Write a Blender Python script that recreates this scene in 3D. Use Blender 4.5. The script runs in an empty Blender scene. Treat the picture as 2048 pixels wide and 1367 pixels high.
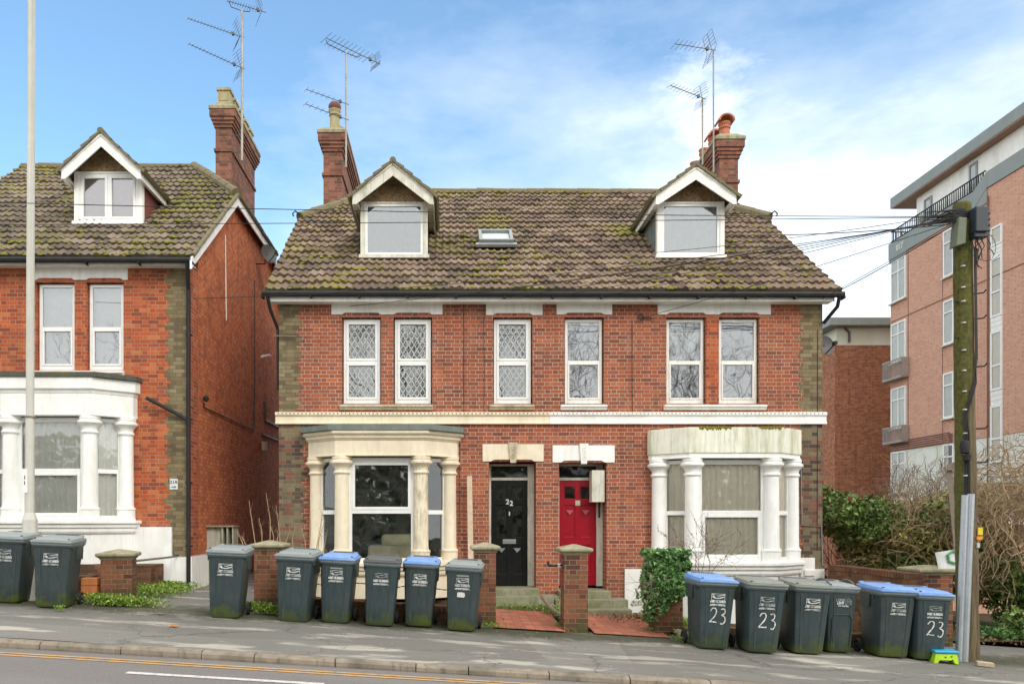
SKYTINT=(.88,1.14,1.24); CLOUD=(8.6,8.6,8.6); SKYS=.15; SUN=1.25; EXPO=0.45
import bpy, math, random
from mathutils import Vector, Matrix
random.seed(7)
R = math.radians
C = bpy.context.scene.collection
# measured from the photograph: focal length in px (2048 wide), vanishing point, eye height
F, XV, YH, ZC = 1522.5, 895.0, 1040.0, 1.7
def P(px, py, Y):                      # a point seen at a pixel, at real depth Y
    return Vector(((px-XV)*Y/F, Y, ZC+(YH-py)*Y/F))
def fx(px, Y=14.5): return (px-XV)*Y/F
def fz(py, Y=14.5): return ZC+(YH-py)*Y/F
def gz(x, y):                          # height of the sloping street
    xx = max(-45, min(45, x))
    b = -.059*xx
    if y < 8.8: return b-.05+.012*min(8.8-y, 3)
    return b+.04+.010*(min(y, 14)-8.8)
def G(px, py):                         # where a pixel meets the pavement
    lo, hi = 7.0, 30.0
    for _ in range(50):
        m = (lo+hi)/2; p = P(px, py, m)
        if p.z > gz(p.x, m): lo = m
        else: hi = m
    p = P(px, py, lo); return Vector((p.x, p.y, gz(p.x, p.y)))

# ------------------------------------------------------------------ objects
ROOT = {}
def rootloc(o):
    while o.parent: o = o.parent
    return ROOT.get(o.name, Vector((0,0,0)))
def tag(o, label=None, cat=None, group=None, kind=None):
    if label: o['label'] = label
    if cat: o['category'] = cat
    if group: o['group'] = group
    if kind: o['kind'] = kind
    return o
def thing(name, label, cat, loc=(0,0,0), group=None):
    o = bpy.data.objects.new(name, None); C.objects.link(o); o.empty_display_size = .2
    o.location = loc; ROOT[o.name] = Vector(loc)
    return tag(o, label, cat, group)
class MB:
    def __init__(s, M=None): s.v = []; s.f = []; s.M = M; s.uv = None; s.marks = []
    def add(s, vs, fs):
        b = len(s.v); s.marks.append((b, len(s.f)))
        if s.M is not None: vs = [s.M @ Vector(p) for p in vs]
        s.v.extend([tuple(p) for p in vs]); s.f.extend([tuple(b+i for i in f) for f in fs]); return s
    def box(s, x0, x1, y0, y1, z0, z1):
        x0,x1 = sorted((x0,x1)); y0,y1 = sorted((y0,y1)); z0,z1 = sorted((z0,z1))
        return s.add([(x0,y0,z0),(x1,y0,z0),(x1,y1,z0),(x0,y1,z0),(x0,y0,z1),(x1,y0,z1),(x1,y1,z1),(x0,y1,z1)],
              [(0,3,2,1),(4,5,6,7),(0,1,5,4),(1,2,6,5),(2,3,7,6),(3,0,4,7)])
    def quad(s, a, b, c, d): return s.add([a,b,c,d], [(0,1,2,3)])
    def prism(s, pts, a0, a1, axis='y'):   # pts 2-D, extruded along the axis
        n = len(pts)
        def mk(p, a):
            if axis == 'y': return (p[0], a, p[1])
            if axis == 'x': return (a, p[0], p[1])
            return (p[0], p[1], a)
        vs = [mk(p, a0) for p in pts]+[mk(p, a1) for p in pts]
        fs = [tuple(range(n)), tuple(range(2*n-1, n-1, -1))]
        fs += [(i, i+n, (i+1)%n+n, (i+1)%n) for i in range(n)]
        return s.add(vs, fs)
    def tube(s, pts, r, n=6, cap=True):
        pts = [Vector(p) for p in pts]; m = len(pts)
        rs = r if isinstance(r, (list, tuple)) else [r]*m
        vs = []; fs = []
        ref = None
        for i, p in enumerate(pts):
            d = (pts[min(i+1, m-1)]-pts[max(i-1, 0)])
            d = d.normalized() if d.length > 1e-9 else Vector((0,0,1))
            if ref is None: ref = d.orthogonal().normalized()
            u = (ref-d*ref.dot(d))
            u = u.normalized() if u.length > 1e-6 else d.orthogonal().normalized()
            ref = u; w = d.cross(u)
            for k in range(n):
                a = 2*math.pi*k/n
                vs.append(p+(u*math.cos(a)+w*math.sin(a))*rs[i])
        for i in range(m-1):
            for k in range(n):
                k2 = (k+1)%n
                fs.append((i*n+k, i*n+k2, (i+1)*n+k2, (i+1)*n+k))
        if cap: fs += [tuple(range(n-1,-1,-1)), tuple((m-1)*n+k for k in range(n))]
        return s.add(vs, fs)
    def lathe(s, prof, c, n=16, a0=0, sq=False):
        vs = []; fs = []; m = len(prof)
        for r, z in prof:
            for k in range(n):
                a = a0+2*math.pi*k/n
                vs.append((c[0]+r*math.cos(a), c[1]+r*math.sin(a), c[2]+z))
        for i in range(m-1):
            for k in range(n):
                k2 = (k+1)%n; fs.append((i*n+k, i*n+k2, (i+1)*n+k2, (i+1)*n+k))
        fs += [tuple(range(n-1,-1,-1)), tuple((m-1)*n+k for k in range(n))]
        return s.add(vs, fs)
    def sweep(s, path, prof, side=1):      # mitred moulding: path (x,y) seen from above, prof closed (out,z)
        path = [Vector((p[0], p[1])) for p in path]; m = len(path); k = len(prof)
        vs = []; fs = []
        for i, p in enumerate(path):
            d0 = (path[i]-path[i-1]).normalized() if i > 0 else None
            d1 = (path[i+1]-path[i]).normalized() if i < m-1 else None
            if d0 is None: d0 = d1
            if d1 is None: d1 = d0
            n0 = Vector((d0.y, -d0.x))*side; n1 = Vector((d1.y, -d1.x))*side
            b = (n0+n1).normalized(); sc = 1/max(.3, b.dot(n0))
            for o, z in prof: q = p+b*(o*sc); vs.append((q.x, q.y, z))
        for i in range(m-1):
            for j in range(k):
                j2 = (j+1)%k; fs.append((i*k+j, (i+1)*k+j, (i+1)*k+j2, i*k+j2))
        fs += [tuple(range(k)), tuple((m-1)*k+j for j in range(k-1,-1,-1))]
        return s.add(vs, fs)
    def build_each(s, name, mat, parent=None, **kw):   # every added piece an object of its own
        st = s.marks+[(len(s.v), len(s.f))]; out = []
        for (v0, f0), (v1, f1) in zip(st, st[1:]):
            m = MB(); m.v = s.v[v0:v1]; m.f = [tuple(i-v0 for i in f) for f in s.f[f0:f1]]; out.append(m.build(name, mat, parent, **kw))
        return out
    def build(s, name, mat, parent=None, smooth=False, bevel=0, label=None):
        me = bpy.data.meshes.new(name)
        L = rootloc(parent) if parent else Vector((0,0,0))
        me.from_pydata([(x-L.x, y-L.y, z-L.z) for x,y,z in s.v], [], s.f)
        if s.uv:
            ul = me.uv_layers.new(name='UVMap')
            for lp in me.loops: ul.data[lp.index].uv = s.uv[lp.vertex_index]
        me.materials.append(mat)
        import bmesh
        bm = bmesh.new(); bm.from_mesh(me)
        if len(s.f) < 60000 and not s.uv and 'pane' not in name and name != 'fanlight': bmesh.ops.recalc_face_normals(bm, faces=bm.faces)
        bm.to_mesh(me); bm.free()
        if smooth:
            for p in me.polygons: p.use_smooth = True
            if smooth != 'all':
                me.set_sharp_from_angle(angle=R(35))
        o = bpy.data.objects.new(name, me); C.objects.link(o)
        if parent: o.parent = parent
        if bevel:
            b = o.modifiers.new('Bevel', 'BEVEL'); b.width = bevel; b.segments = 2; b.limit_method = 'ANGLE'; b.angle_limit = R(40)
        if label: o['label'] = label
        return o
def struct(mb, name, mat, kind='structure', smooth=False):
    o = mb.build(name, mat, None, smooth); o['kind'] = kind; return o

# ------------------------------------------------------------------ materials
class NT:
    def __init__(s, name):
        s.m = bpy.data.materials.new(name); s.m.use_nodes = True; s.t = s.m.node_tree
        s.t.nodes.clear()
        s.out = s.n('ShaderNodeOutputMaterial'); s.co = s.n('ShaderNodeTexCoord').outputs['Object']
    def n(s, typ, **kw):
        nd = s.t.nodes.new(typ)
        for k, v in kw.items(): setattr(nd, k, v)
        return nd
    def set(s, sock, v):
        if isinstance(v, bpy.types.NodeSocket): s.t.links.new(v, sock)
        elif isinstance(v, (tuple, list)):
            sock.default_value = tuple(v)+((1,) if len(v) == 3 and len(sock.default_value) == 4 else ())
        else: sock.default_value = v
    def math(s, op, a, b=0.0, c=0.0, clamp=False):
        nd = s.n('ShaderNodeMath', operation=op, use_clamp=clamp)
        s.set(nd.inputs[0], a); s.set(nd.inputs[1], b); s.set(nd.inputs[2], c); return nd.outputs[0]
    def mix(s, fac, a, b, blend='MIX'):
        nd = s.n('ShaderNodeMix', data_type='RGBA', blend_type=blend)
        s.set(nd.inputs[0], fac); s.set(nd.inputs[6], a); s.set(nd.inputs[7], b); return nd.outputs[2]
    def noise(s, scale, detail=4, rough=.55, vec=None, stretch=None):
        v = vec or s.co
        if stretch:
            mp = s.n('ShaderNodeMapping'); s.t.links.new(v, mp.inputs[0]); mp.inputs['Scale'].default_value = stretch; v = mp.outputs[0]
        nd = s.n('ShaderNodeTexNoise'); s.t.links.new(v, nd.inputs['Vector'])
        nd.inputs['Scale'].default_value = scale; nd.inputs['Detail'].default_value = detail; nd.inputs['Roughness'].default_value = rough
        return nd.outputs['Fac']
    def ramp(s, fac, stops, interp='LINEAR'):
        nd = s.n('ShaderNodeValToRGB'); nd.color_ramp.interpolation = interp; s.set(nd.inputs[0], fac)
        el = nd.color_ramp.elements
        while len(el) < len(stops): el.new(.5)
        for e, (p, c) in zip(el, stops):
            e.position = p; e.color = tuple(c)+(1,) if isinstance(c, (tuple, list)) else (c, c, c, 1)
        return nd.outputs[0]
    def step(s, fac, lo, hi): return s.ramp(fac, [(lo, 0), (hi, 1)])
    def bump(s, h, strength=.3, dist=.01):
        nd = s.n('ShaderNodeBump'); nd.inputs['Strength'].default_value = strength; nd.inputs['Distance'].default_value = dist
        s.set(nd.inputs['Height'], h); return nd.outputs[0]
    def bsdf(s, col, rough=.8, normal=None, metal=0, spec=.5, link=True):
        b = s.n('ShaderNodeBsdfPrincipled'); s.set(b.inputs['Base Color'], col); s.set(b.inputs['Roughness'], rough)
        b.inputs['Metallic'].default_value = metal; b.inputs['Specular IOR Level'].default_value = spec
        if normal: s.set(b.inputs['Normal'], normal)
        if link: s.t.links.new(b.outputs[0], s.out.inputs[0])
        return b
    def xyz(s, v=None):
        nd = s.n('ShaderNodeSeparateXYZ'); s.t.links.new(v or s.co, nd.inputs[0]); return nd.outputs
    def comb(s, x, y, z=0.0):
        nd = s.n('ShaderNodeCombineXYZ'); s.set(nd.inputs[0], x); s.set(nd.inputs[1], y); s.set(nd.inputs[2], z); return nd.outputs[0]
def mat(name, col, rough=.7, dirt=None, damt=.5, dscale=2.5, var=.12, vscale=9, bump=.15, bscale=60, metal=0, spec=.4, stretch=None):
    """painted / plain surface with mottling, stains of another colour and fine relief"""
    t = NT(name)
    v = t.noise(vscale, 5); base = t.mix(t.step(v, .3, .7), tuple(c*(1-var) for c in col), tuple(min(1, c*(1+var)) for c in col))
    if dirt:
        d = t.math('MAXIMUM', t.noise(dscale, 7, .65, stretch=stretch or (1, 1, .45)), t.math('SUBTRACT', t.noise(dscale*2.6, 6, .7, stretch=(2.2, 2.2, .22)), .03))
        base = t.mix(t.math('MULTIPLY', t.step(d, .47, .72), damt), base, dirt)
    h = t.noise(bscale, 3)
    t.bsdf(base, t.math('ADD', t.math('MULTIPLY', v, .15), rough-.07), t.bump(h, bump, .004), metal, spec)
    return t.m
def print_mat():
    t = NT('worn_bin_print'); oi = t.n('ShaderNodeObjectInfo').outputs['Random']
    n_ = t.step(t.math('ADD', t.noise(24, 5, .7), t.math('MULTIPLY', oi, .16)), .50, .68)
    c = t.mix(t.math('MULTIPLY', n_, .8), t.mix(oi, (.72,.73,.70), (.42,.45,.44)), (.09,.12,.12)); t.bsdf(c, .7); return t.m
M = {}
M['bin_print'] = print_mat()
def brick_mat(name, cols, mortar, soot=(.03,.022,.018), soot_amt=.55, moss=0, zmoss=0, dark_amt=.0, rowh=.075, period=.34, mortar_w=.011, mossz=1.2, warp=0, white=0):
    """Flemish bond: stretcher and header in turn, half a period's shift per course"""
    t = NT(name)
    x, y, z = t.xyz()
    nrm = t.xyz(t.n('ShaderNodeNewGeometry').outputs['Normal'])
    side = t.math('GREATER_THAN', t.math('ABSOLUTE', nrm[0]), .7)
    u = t.math('ADD', t.math('MULTIPLY', y, side), t.math('MULTIPLY', x, t.math('SUBTRACT', 1.0, side)))
    jz = t.math('MULTIPLY', t.math('SUBTRACT', t.noise(1.3, 2), .5), .02)
    zr = t.math('DIVIDE', t.math('ADD', z, jz), rowh)
    row = t.math('FLOOR', zr); fr = t.math('FRACT', zr)
    uu = t.math('ADD', t.math('DIVIDE', u, period), t.math('ADD', t.math('MULTIPLY', t.math('FLOORED_MODULO', row, 2.0), .5),
         t.math('MULTIPLY', t.math('SINE', t.math('MULTIPLY', row, 12.9)), .035)))
    p = t.math('FLOOR', uu); q = t.math('FRACT', uu)
    head = t.math('GREATER_THAN', q, .667)
    wn = t.n('ShaderNodeTexWhiteNoise', noise_dimensions='3D'); t.t.links.new(t.comb(p, row, head), wn.inputs[0])
    rnd = wn.outputs[0]
    rnd2 = t.math('FRACT', t.math('MULTIPLY', rnd, 17.3))
    # joints
    edge = t.math('MINIMUM', q, t.math('MINIMUM', t.math('SUBTRACT', 1.0, q), t.math('ABSOLUTE', t.math('SUBTRACT', q, .667))))
    edge = t.math('MULTIPLY', edge, period)
    ez = t.math('MULTIPLY', t.math('MINIMUM', fr, t.math('SUBTRACT', 1.0, fr)), rowh)
    wob = t.math('MULTIPLY', t.math('SUBTRACT', t.noise(45, 2), .5), .006)
    e = t.math('ADD', t.math('MINIMUM', edge, ez), wob)
    isb = t.math('SMOOTH_MIN', 1.0, t.math('DIVIDE', e, mortar_w*.55), .1, clamp=True)
    isb = t.math('SMOOTHSTEP', isb, .25, .9) if False else t.step(isb, .35, .9)
    n = len(cols)
    bc = t.ramp(rnd, [(i/(n), c) for i, c in enumerate(cols)], 'CONSTANT')
    grain = t.noise(70, 4, .7); bc = t.mix(t.step(grain, .25, .75), t.mix(.45, bc, (.03,.015,.01)), bc)
    bc = t.mix(t.math('MULTIPLY', t.math('MULTIPLY', head, rnd2), .6), bc, t.mix(.6, bc, (.20,.11,.085)))
    bc = t.mix(t.math('MULTIPLY', rnd2, .35), bc, t.mix(.5, bc, (1,.75,.5), 'MULTIPLY'))
    lg = t.noise(.9, 6, .62)                              # broad weathering
    bc = t.mix(t.math('MULTIPLY', t.step(lg, .5, .78), soot_amt), bc, soot)
    st = t.noise(2.6, 6, .6, stretch=(2.4, 2.4, .22))       # rain and soot streaks running down
    bc = t.mix(t.math('MULTIPLY', t.step(st, .50, .70), .42), bc, t.mix(.75, bc, soot))
    md = t.noise(5.5, 4, .6); bc = t.mix(t.math('MULTIPLY', t.step(md, .35, .65), .30), bc, t.mix(1.0, bc, (1.25,1.15,1.0), 'MULTIPLY'))
    if white:                                              # lime bloom
        bc = t.mix(t.math('MULTIPLY', t.step(t.noise(1.7, 6, .7), .55, .85), white), bc, (.55,.5,.44))
    mc = t.mix(t.step(t.noise(2.1, 5), .35, .7), tuple(c*.62 for c in mortar), mortar)
    col = t.mix(isb, mc, bc)
    if moss:
        mn = t.noise(3.2, 7, .7)
        zf = t.math('SUBTRACT', 1.0, t.math('DIVIDE', t.math('SUBTRACT', z, zmoss), mossz), clamp=True)
        mm = t.step(t.math('ADD', mn, t.math('MULTIPLY', zf, .28)), .6, .85)
        col = t.mix(t.math('MULTIPLY', mm, moss), col, (.07,.075,.02))
    h = t.math('ADD', isb, t.math('MULTIPLY', grain, .35))
    t.bsdf(col, .88, t.bump(h, .55, .008), spec=.25)
    return t.m

RED = [(.42,.125,.065),(.47,.15,.075),(.38,.11,.06),(.45,.135,.065),(.30,.095,.058),(.49,.175,.09),(.41,.118,.06),(.33,.11,.07),(.46,.14,.068),(.44,.125,.058),(.36,.12,.075),(.40,.115,.055),(.25,.09,.06)]
RED2 = [(.55,.12,.04),(.60,.16,.055),(.45,.10,.04),(.56,.135,.045),(.30,.08,.04),(.60,.20,.08),(.50,.11,.04),(.38,.10,.05)]
M['brick'] = brick_mat('red_brick', RED, (.62,.48,.37), soot_amt=.45, mortar_w=.013, moss=.35, zmoss=-.2, white=.2, period=.315, rowh=.0735)
M['brick_left'] = brick_mat('bright_red_brick', RED2, (.52,.32,.22), soot_amt=.4, mortar_w=.0125, white=.1, period=.315, rowh=.0735)
M['brick_side'] = brick_mat('side_wall_brick', [(.72,.22,.085),(.78,.27,.11),(.64,.19,.08),(.74,.24,.095),(.52,.16,.075)], (.30,.12,.07), soot_amt=.25, moss=.35, zmoss=-.2, white=.2, period=.24)
M['stock'] = brick_mat('yellow_stock_brick', [(.27,.23,.125),(.33,.28,.16),(.22,.185,.10),(.30,.26,.15),(.17,.14,.085)], (.17,.14,.09), soot_amt=.5, moss=.25, zmoss=-.2)
M['stock_mix'] = brick_mat('blackened_stock_brick', [(.24,.21,.125),(.13,.10,.07),(.25,.11,.075),(.25,.21,.13),(.10,.07,.055),(.19,.16,.10)], (.30,.27,.2), soot_amt=.4, moss=.2, zmoss=-.2)
M['pier'] = brick_mat('old_pier_brick', [(.24,.085,.05),(.30,.11,.06),(.17,.065,.045),(.12,.05,.035),(.27,.12,.065),(.20,.10,.05)], (.34,.28,.19), soot_amt=.8, moss=.95, zmoss=-.25, white=.1, mossz=1.0)
M['chim'] = brick_mat('chimney_brick', [(.30,.125,.08),(.37,.155,.10),(.24,.10,.07),(.18,.085,.06)], (.28,.22,.17), soot_amt=.75, white=.15)
M['wallbrick'] = brick_mat('mossy_garden_brick', [(.22,.09,.05),(.16,.07,.045),(.25,.12,.06),(.13,.065,.04)], (.17,.13,.07), soot_amt=.9, moss=.9, zmoss=-.6, mossz=2)
M['flats'] = brick_mat('salmon_brick', [(.74,.42,.31),(.78,.45,.33),(.69,.39,.29),(.75,.43,.315)], (.74,.53,.42), soot=(.58,.34,.20), soot_amt=.3, mortar_w=.013)
M['flats2'] = brick_mat('orange_brick', [(.50,.20,.10),(.56,.235,.12),(.42,.165,.09),(.33,.13,.08)], (.42,.3,.2), soot_amt=.15, mortar_w=.012)
M['white'] = mat('white_paint', (.86,.85,.79), .55, (.42,.40,.30), .45, 2.2, .04, 6, .2, 25)
M['white_clean'] = mat('white_masonry', (.88,.88,.84), .6, (.50,.49,.40), .45, 1.6, .03, 6, .25, 30)
M['upvc'] = mat('white_plastic', (.82,.83,.80), .3, (.5,.5,.42), .18, 5, .02, 6, .02)
M['oldwhite'] = mat('weathered_white_timber', (.68,.66,.56), .6, (.22,.22,.12), .75, 3.5, .07, 8, .3, 40)
M['cream'] = mat('cream_paint', (.80,.71,.53), .55, (.45,.37,.24), .45, 2.6, .05, 6, .3, 28)
M['cream_peel'] = mat('peeling_cream_paint', (.78,.69,.51), .6, (.27,.24,.17), .95, 5.5, .06, 10, .6, 30)
M['creamwhite'] = mat('dirty_cream_render', (.80,.80,.67), .7, (.33,.36,.15), .9, 2.2, .07, 5, .4, 30, stretch=(2.4,1,.3))
M['stone'] = mat('mossy_stone', (.33,.30,.20), .85, (.13,.14,.04), .85, 5, .2, 12, .6, 30)
M['step'] = mat('mossy_step_stone', (.26,.25,.17), .85, (.12,.15,.04), .9, 4, .2, 12, .5, 30)
M['sill_stone'] = mat('stained_sill_stone', (.58,.50,.36), .8, (.20,.18,.11), .8, 5, .12, 12, .5, 30)
M['lead'] = mat('lead_sheet', (.16,.19,.17), .6, (.09,.11,.06), .6, 4, .15, 8, .3, 20)
M['felt'] = mat('roofing_felt', (.08,.085,.07), .9, (.12,.13,.04), .6, 4, .2, 12, .6, 60)
M['black'] = mat('black_plastic', (.012,.012,.012), .65, (.06,.06,.05), .3, 5, .1, 8, .1)
M['blackpaint'] = mat('black_gloss_paint', (.008,.009,.009), .25, None, 0, 1, .1, 8, .05, 20)
M['redpaint'] = mat('red_gloss_paint', (.33,.005,.018), .3, None, 0, 1, .06, 6, .05, 20)
M['grey_metal'] = mat('grey_metal', (.30,.32,.32), .45, (.16,.17,.15), .4, 4, .08, 8, .1, 40, metal=.5)
M['galv'] = mat('galvanised_steel', (.47,.51,.54), .42, (.28,.29,.27), .5, 4, .08, 20, .1, 40, metal=.55, stretch=(1,1,.15))
M['aerial'] = mat('aerial_aluminium', (.10,.10,.10), .5, (.2,.2,.19), .4, 3, .1, 8, .1, metal=.4)
M['mast'] = mat('aerial_mast_steel', (.33,.32,.28), .5, (.12,.09,.06), .8, 6, .1, 8, .1, metal=.4)
M['lamp_post'] = mat('lamp_post_paint', (.55,.54,.48), .6, (.36,.36,.29), .5, 2, .05, 8, .15, 40, stretch=(3,3,.3))
M['cable'] = mat('black_cable', (.02,.02,.02), .6)
M['cable_grey'] = mat('grey_cable', (.10,.10,.10), .6)
M['pot_buff'] = mat('buff_clay_pot', (.42,.36,.20), .8, (.18,.19,.07), .7, 4, .12, 8, .4, 40)
M['pot_red'] = mat('terracotta_pot', (.50,.17,.09), .75, (.2,.1,.06), .5, 4, .12, 8, .3, 40)
M['terracotta'] = mat('terracotta_block', (.60,.22,.07), .75, (.25,.1,.05), .4, 4, .12, 8, .3, 40)
M['pebble'] = None
M['interior'] = mat('room_plaster', (.20,.20,.18), .9)
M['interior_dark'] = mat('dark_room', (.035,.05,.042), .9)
M['curtain'] = mat('cream_curtain', (.88,.81,.70), .9, None, 0, 1, .05, 3, .2, 80)
M['net'] = mat('net_curtain', (.78,.77,.73), .9, None, 0, 1, .06, 3, .2, 80)
M['blind'] = mat('pale_blind', (.30,.34,.33), .9, None, 0, 1, .04, 3, .1, 80)
M['sofa'] = mat('cream_sofa', (.60,.57,.38), .8)
M['leadcame'] = mat('leaded_strip', (.54,.56,.52), .5, metal=.3)
M['white_text'] = mat('white_print', (.66,.68,.66), .7, (.10,.13,.13), .7, 22, .03)
M['chalk'] = mat('smeared_white_paint', (.72,.72,.68), .8, (.10,.13,.13), .75, 26, .05)
M['black_text'] = mat('black_print', (.02,.02,.02), .6)
M['wood_grey'] = mat('weathered_timber', (.21,.17,.13), .85, (.1,.09,.06), .6, 3, .2, 14, .5, 40, stretch=(6,6,.5))
M['grey_clad'] = mat('grey_cladding', (.26,.285,.265), .55, (.17,.20,.17), .4, 1, .04, 2, .1)
M['soffit'] = mat('timber_soffit', (.36,.22,.15), .7, None, 0, 1, .15, 5, .1)
M['render'] = mat('white_render', (.74,.76,.68), .8, (.52,.56,.30), .55, .5, .03, 3, .2, stretch=(1,1,.6))
M['balcony'] = mat('grey_balcony_steel', (.34,.30,.27), .6)
M['kerb_stone'] = mat('kerb_stone_material', (.27,.225,.17), .85, (.06,.058,.045), .9, 1.6, .15, 9, .5, 60, stretch=(1,1,1))
M['yellow'] = mat('yellow_line_paint', (.60,.35,.12), .8, (.17,.15,.13), .8, 9, .1, 20, .3, 80, stretch=(1,1,1))
M['whiteline'] = mat('worn_white_line_paint', (.62,.61,.56), .8, (.16,.15,.14), .7, 14, .1, 20, .3, 80, stretch=(1,1,1))
M['tyre'] = mat('rubber_tyre', (.02,.02,.02), .8)
M['wheelgreen'] = mat('dirty_wheel', (.14,.16,.06), .8)
M['lime'] = mat('lime_green_plastic', (.42,.68,.03), .35)
M['aqua'] = mat('sky_blue_plastic', (.02,.36,.66), .4)
M['yellowtag'] = mat('yellow_tag', (.75,.55,.02), .5)
M['orangetag'] = mat('orange_tag', (.75,.28,.03), .5)
M['chain'] = mat('dark_chain_iron', (.03,.03,.03), .6)
M['board'] = mat('white_sign_board', (.70,.73,.73), .5)
M['green'] = mat('green_print', (.10,.33,.13), .6)

def pebbledash():
    t = NT('gable_pebbledash')
    v = t.n('ShaderNodeTexVoronoi'); t.t.links.new(t.co, v.inputs['Vector']); v.inputs['Scale'].default_value = 42
    c = t.ramp(t.xyz(v.outputs['Color'])[0], [(0, (.36,.24,.12)), (.4, (.26,.15,.06)), (.7, (.42,.33,.2)), (1, (.12,.07,.04))])
    c = t.mix(t.math('MULTIPLY', t.step(t.noise(4, 5), .45, .7), .6), c, (.12,.075,.035))
    t.bsdf(c, .9, t.bump(v.outputs['Distance'], .6, .01)); return t.m
M['pebble'] = pebbledash()

def glass_mat(name, refl=.33, tint=(.94,.95,.93), wav=.05, rough=.014):
    t = NT(name)
    g = t.n('ShaderNodeBsdfGlossy'); g.inputs['Roughness'].default_value = rough; g.inputs['Color'].default_value = (.95,.98,1,1)
    t.t.links.new(t.bump(t.noise(1.4, 2), wav, .05), g.inputs['Normal'])
    tr = t.n('ShaderNodeBsdfTransparent'); tr.inputs[0].default_value = tint+(1,)
    fr = t.n('ShaderNodeFresnel'); fr.inputs[0].default_value = 1.5
    f = t.math('MAXIMUM', fr.outputs[0], refl)
    mx = t.n('ShaderNodeMixShader'); t.set(mx.inputs[0], f); t.t.links.new(tr.outputs[0], mx.inputs[1]); t.t.links.new(g.outputs[0], mx.inputs[2])
    d = t.n('ShaderNodeBsdfDiffuse'); d.inputs[0].default_value = (.45,.46,.42,1)     # film of dust
    m2 = t.n('ShaderNodeMixShader'); t.set(m2.inputs[0], t.math('MULTIPLY', t.step(t.noise(6, 6, .7), .35, .8), .12))
    t.t.links.new(mx.outputs[0], m2.inputs[1]); t.t.links.new(d.outputs[0], m2.inputs[2])
    t.t.links.new(m2.outputs[0], t.out.inputs[0]); return t.m
M['glass'] = glass_mat('window_glass', .30)
M['glass_flats'] = glass_mat('distant_window_glass', .06, (.92,.94,.93), .02, .35)
M['glass_lead'] = glass_mat('leaded_window_glass', .22)
M['glass_low'] = glass_mat('ground_floor_glass', .12)
M['glass_dark'] = glass_mat('obscured_door_glass', .03, (.15,.22,.18), 1.0)

def roof_mat(name, tones, moss_amt):
    t = NT(name)
    uv = t.n('ShaderNodeUVMap').outputs[0]; u, v, _ = t.xyz(uv)
    wn = t.n('ShaderNodeTexWhiteNoise', noise_dimensions='2D')
    row = t.math('FLOOR', v)
    t.t.links.new(t.comb(t.math('FLOOR', t.math('ADD', t.math('DIVIDE', u, .3), t.math('MULTIPLY', t.math('FLOORED_MODULO', row, 2.0), .5))), row), wn.inputs[0])
    c = t.ramp(wn.outputs[0], [(i/len(tones), k) for i, k in enumerate(tones)], 'CONSTANT')
    c = t.mix(t.step(t.noise(55, 5, .7), .3, .75), t.mix(.4, c, (.02,.018,.015)), c)
    c = t.mix(t.math('MULTIPLY', t.step(t.noise(.7, 5, .6), .45, .7), .5), c, (.10,.085,.06))
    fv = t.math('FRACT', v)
    c = t.mix(t.math('MULTIPLY', t.step(fv, .78, .98), .5), c, (.05,.04,.03)); lip = t.math('SUBTRACT', 1.0, t.math('MULTIPLY', fv, 2.2), clamp=True)       # shade under the next lip painted in; growth starts on the exposed lip
    mn = t.math('ADD', t.math('SUBTRACT', t.math('MULTIPLY', t.noise(.8, 4, .6), 1.35), .32), t.math('MULTIPLY', t.noise(11, 5, .7), .5))
    mm = t.step(t.math('ADD', t.math('ADD', mn, t.math('MULTIPLY', t.xyz()[0], -.017)), t.math('MULTIPLY', lip, .12)), .825-moss_amt*.07, .92)
    mc = t.ramp(t.noise(7, 4), [(.3, (.11,.115,.018)), (.5, (.22,.20,.035)), (.65, (.11,.115,.03)), (.8, (.30,.21,.05))])
    c = t.mix(t.math('MULTIPLY', mm, .85), c, mc)
    lc = t.n('ShaderNodeTexVoronoi'); t.t.links.new(t.co, lc.inputs['Vector']); lc.inputs['Scale'].default_value = 17
    sp = t.math('LESS_THAN', t.math('ADD', lc.outputs['Distance'], t.math('MULTIPLY', t.noise(3, 3), .45)), .34)
    c = t.mix(t.math('MULTIPLY', sp, .7), c, (.42,.42,.33))
    t.bsdf(c, .92, t.bump(t.noise(90, 4, .7), .5, .006), spec=.2); return t.m
M['tile_l'] = roof_mat('brown_roof_tiles_left', [(.20,.162,.122),(.26,.208,.155),(.155,.125,.098),(.225,.18,.135),(.31,.245,.185)], 1.25)
M['tile_m'] = roof_mat('brown_roof_tiles', [(.225,.163,.12),(.29,.21,.152),(.165,.12,.092),(.25,.18,.13),(.34,.25,.185)], 1.0)
M['ridge'] = mat('ridge_tile_clay', (.17,.14,.095), .9, (.15,.15,.03), .9, 5, .2, 12, .5, 40)
M['moss'] = mat('roof_moss', (.19,.19,.022), 1, (.30,.24,.035), .6, 6, .35, 14, .8, 60)

def leaf_mat(name, a, b, c):
    t = NT(name)
    r = t.n('ShaderNodeNewGeometry').outputs['Random Per Island']
    col = t.ramp(r, [(0, a), (.45, b), (.85, c), (1, tuple(x*1.5 for x in c))])
    bs = t.bsdf(col, .45, spec=.4); t.t.links.new(bs.outputs[0], t.out.inputs[0])
    return t.m
M['laurel'] = leaf_mat('laurel_leaf', (.04,.08,.015), (.09,.165,.03), (.19,.28,.07))
M['olive'] = leaf_mat('olive_leaf', (.12,.14,.03), (.25,.26,.06), (.38,.34,.11))
M['ivy'] = leaf_mat('ivy_leaf', (.03,.09,.02), (.09,.20,.05), (.19,.34,.12))
M['weed'] = leaf_mat('weed_leaf', (.07,.13,.015), (.14,.24,.03), (.26,.36,.05))
M['deadleaf'] = leaf_mat('fallen_leaf', (.10,.05,.025), (.22,.11,.05), (.36,.22,.11))
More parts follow.
